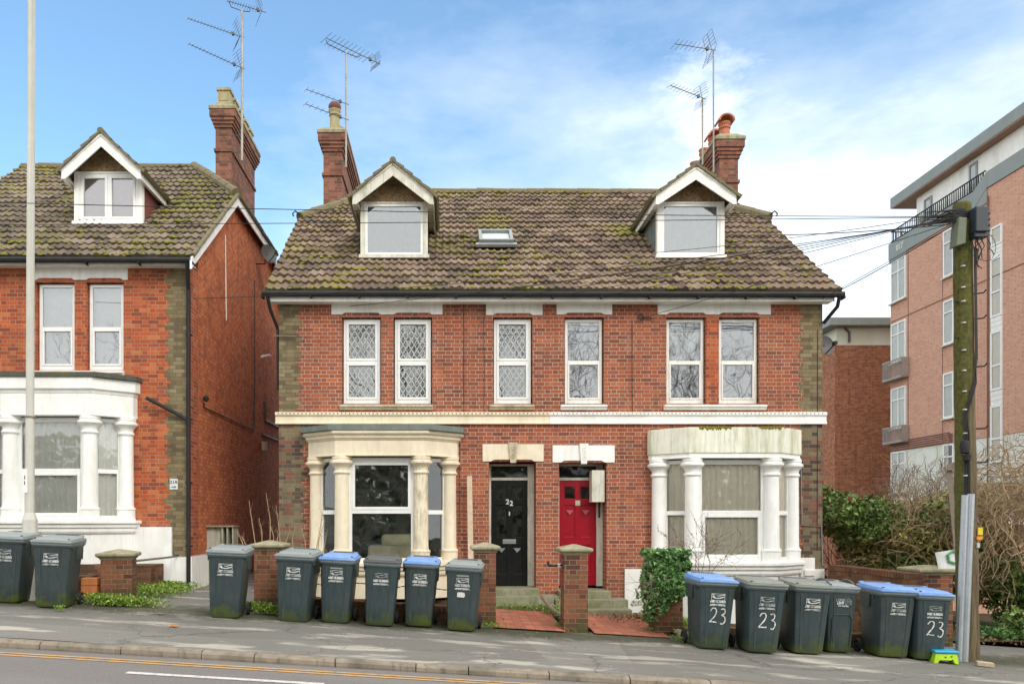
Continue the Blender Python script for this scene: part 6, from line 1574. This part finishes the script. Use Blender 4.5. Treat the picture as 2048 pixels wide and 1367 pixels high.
# ------------------------------------------------------------------ SKY, SUN, CAMERA
sc = bpy.context.scene
W = bpy.data.worlds.new('World'); sc.world = W; W.use_nodes = True; nt = W.node_tree; nt.nodes.clear()
SUN_EL, SUN_AZ = R(38), R(150)          # azimuth clockwise from +Y: behind the camera, to the right
class WN(NT):
    def __init__(s, tree): s.t = tree; s.co = s.n('ShaderNodeTexCoord').outputs['Generated']
w = WN(nt)
sky = w.n('ShaderNodeTexSky', sky_type='NISHITA'); sky.sun_disc = False; sky.sun_elevation = SUN_EL; sky.sun_rotation = SUN_AZ; sky.air_density = 1.3; sky.dust_density = 1.0; sky.ozone_density = 2.0
x, y, z = w.xyz()
zc = w.math('MAXIMUM', z, 0.0)
base = w.mix(1.0, sky.outputs[0], SKYTINT, 'MULTIPLY')
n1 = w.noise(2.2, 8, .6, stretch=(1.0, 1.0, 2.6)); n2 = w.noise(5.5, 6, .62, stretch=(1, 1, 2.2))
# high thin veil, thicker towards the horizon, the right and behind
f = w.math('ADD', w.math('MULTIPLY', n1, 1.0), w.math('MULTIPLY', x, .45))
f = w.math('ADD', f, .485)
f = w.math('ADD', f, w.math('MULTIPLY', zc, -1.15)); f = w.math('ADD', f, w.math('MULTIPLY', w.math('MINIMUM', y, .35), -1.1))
f = w.math('ADD', f, w.math('MULTIPLY', w.math('MAXIMUM', w.math('SUBTRACT', w.math('ABSOLUTE', x), .58), 0.0), 3.0))  # unseen cloud banks at both sides, added to brighten the side walls
f = w.math('ADD', f, w.math('MULTIPLY', w.math('MAXIMUM', w.math('SUBTRACT', z, .60), 0.0), 5.0))  # unseen overhead cloud, added for ambient light and a whiter rooflight reflection
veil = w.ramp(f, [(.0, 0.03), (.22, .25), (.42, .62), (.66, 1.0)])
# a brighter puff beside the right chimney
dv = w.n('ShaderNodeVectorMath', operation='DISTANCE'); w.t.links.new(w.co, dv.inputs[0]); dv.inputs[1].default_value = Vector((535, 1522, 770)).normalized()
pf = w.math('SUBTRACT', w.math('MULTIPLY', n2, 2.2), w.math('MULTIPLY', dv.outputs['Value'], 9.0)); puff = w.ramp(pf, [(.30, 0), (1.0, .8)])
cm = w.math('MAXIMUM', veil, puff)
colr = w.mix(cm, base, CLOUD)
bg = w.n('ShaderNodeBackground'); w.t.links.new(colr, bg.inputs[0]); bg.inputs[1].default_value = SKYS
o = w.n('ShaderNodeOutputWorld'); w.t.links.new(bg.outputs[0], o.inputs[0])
sd = bpy.data.lights.new('sun', 'SUN'); sd.energy = SUN; sd.angle = R(22); sd.color = (1.0, .95, .87); so = bpy.data.objects.new('sun', sd); C.objects.link(so)
dirv = Vector((math.sin(SUN_AZ)*math.cos(SUN_EL), math.cos(SUN_AZ)*math.cos(SUN_EL), math.sin(SUN_EL))); so.rotation_euler = dirv.to_track_quat('Z', 'Y').to_euler(); so.location = (0, -20, 30)
cd = bpy.data.cameras.new('camera'); cd.sensor_width = 36; cd.lens = F/2048*36; cd.shift_x = (1024-XV)/2048; cd.shift_y = (YH-683.5)/2048; cd.clip_end = 1000; cd.clip_start = .1
co = bpy.data.objects.new('camera', cd); C.objects.link(co); co.location = (0, 0, ZC); co.rotation_euler = (R(90), 0, 0); sc.camera = co
sc.view_settings.view_transform = 'Standard'; sc.view_settings.look = 'None'; sc.view_settings.gamma = 1; sc.view_settings.exposure = EXPO
sc.cycles.max_bounces = 8; sc.cycles.transparent_max_bounces = 16
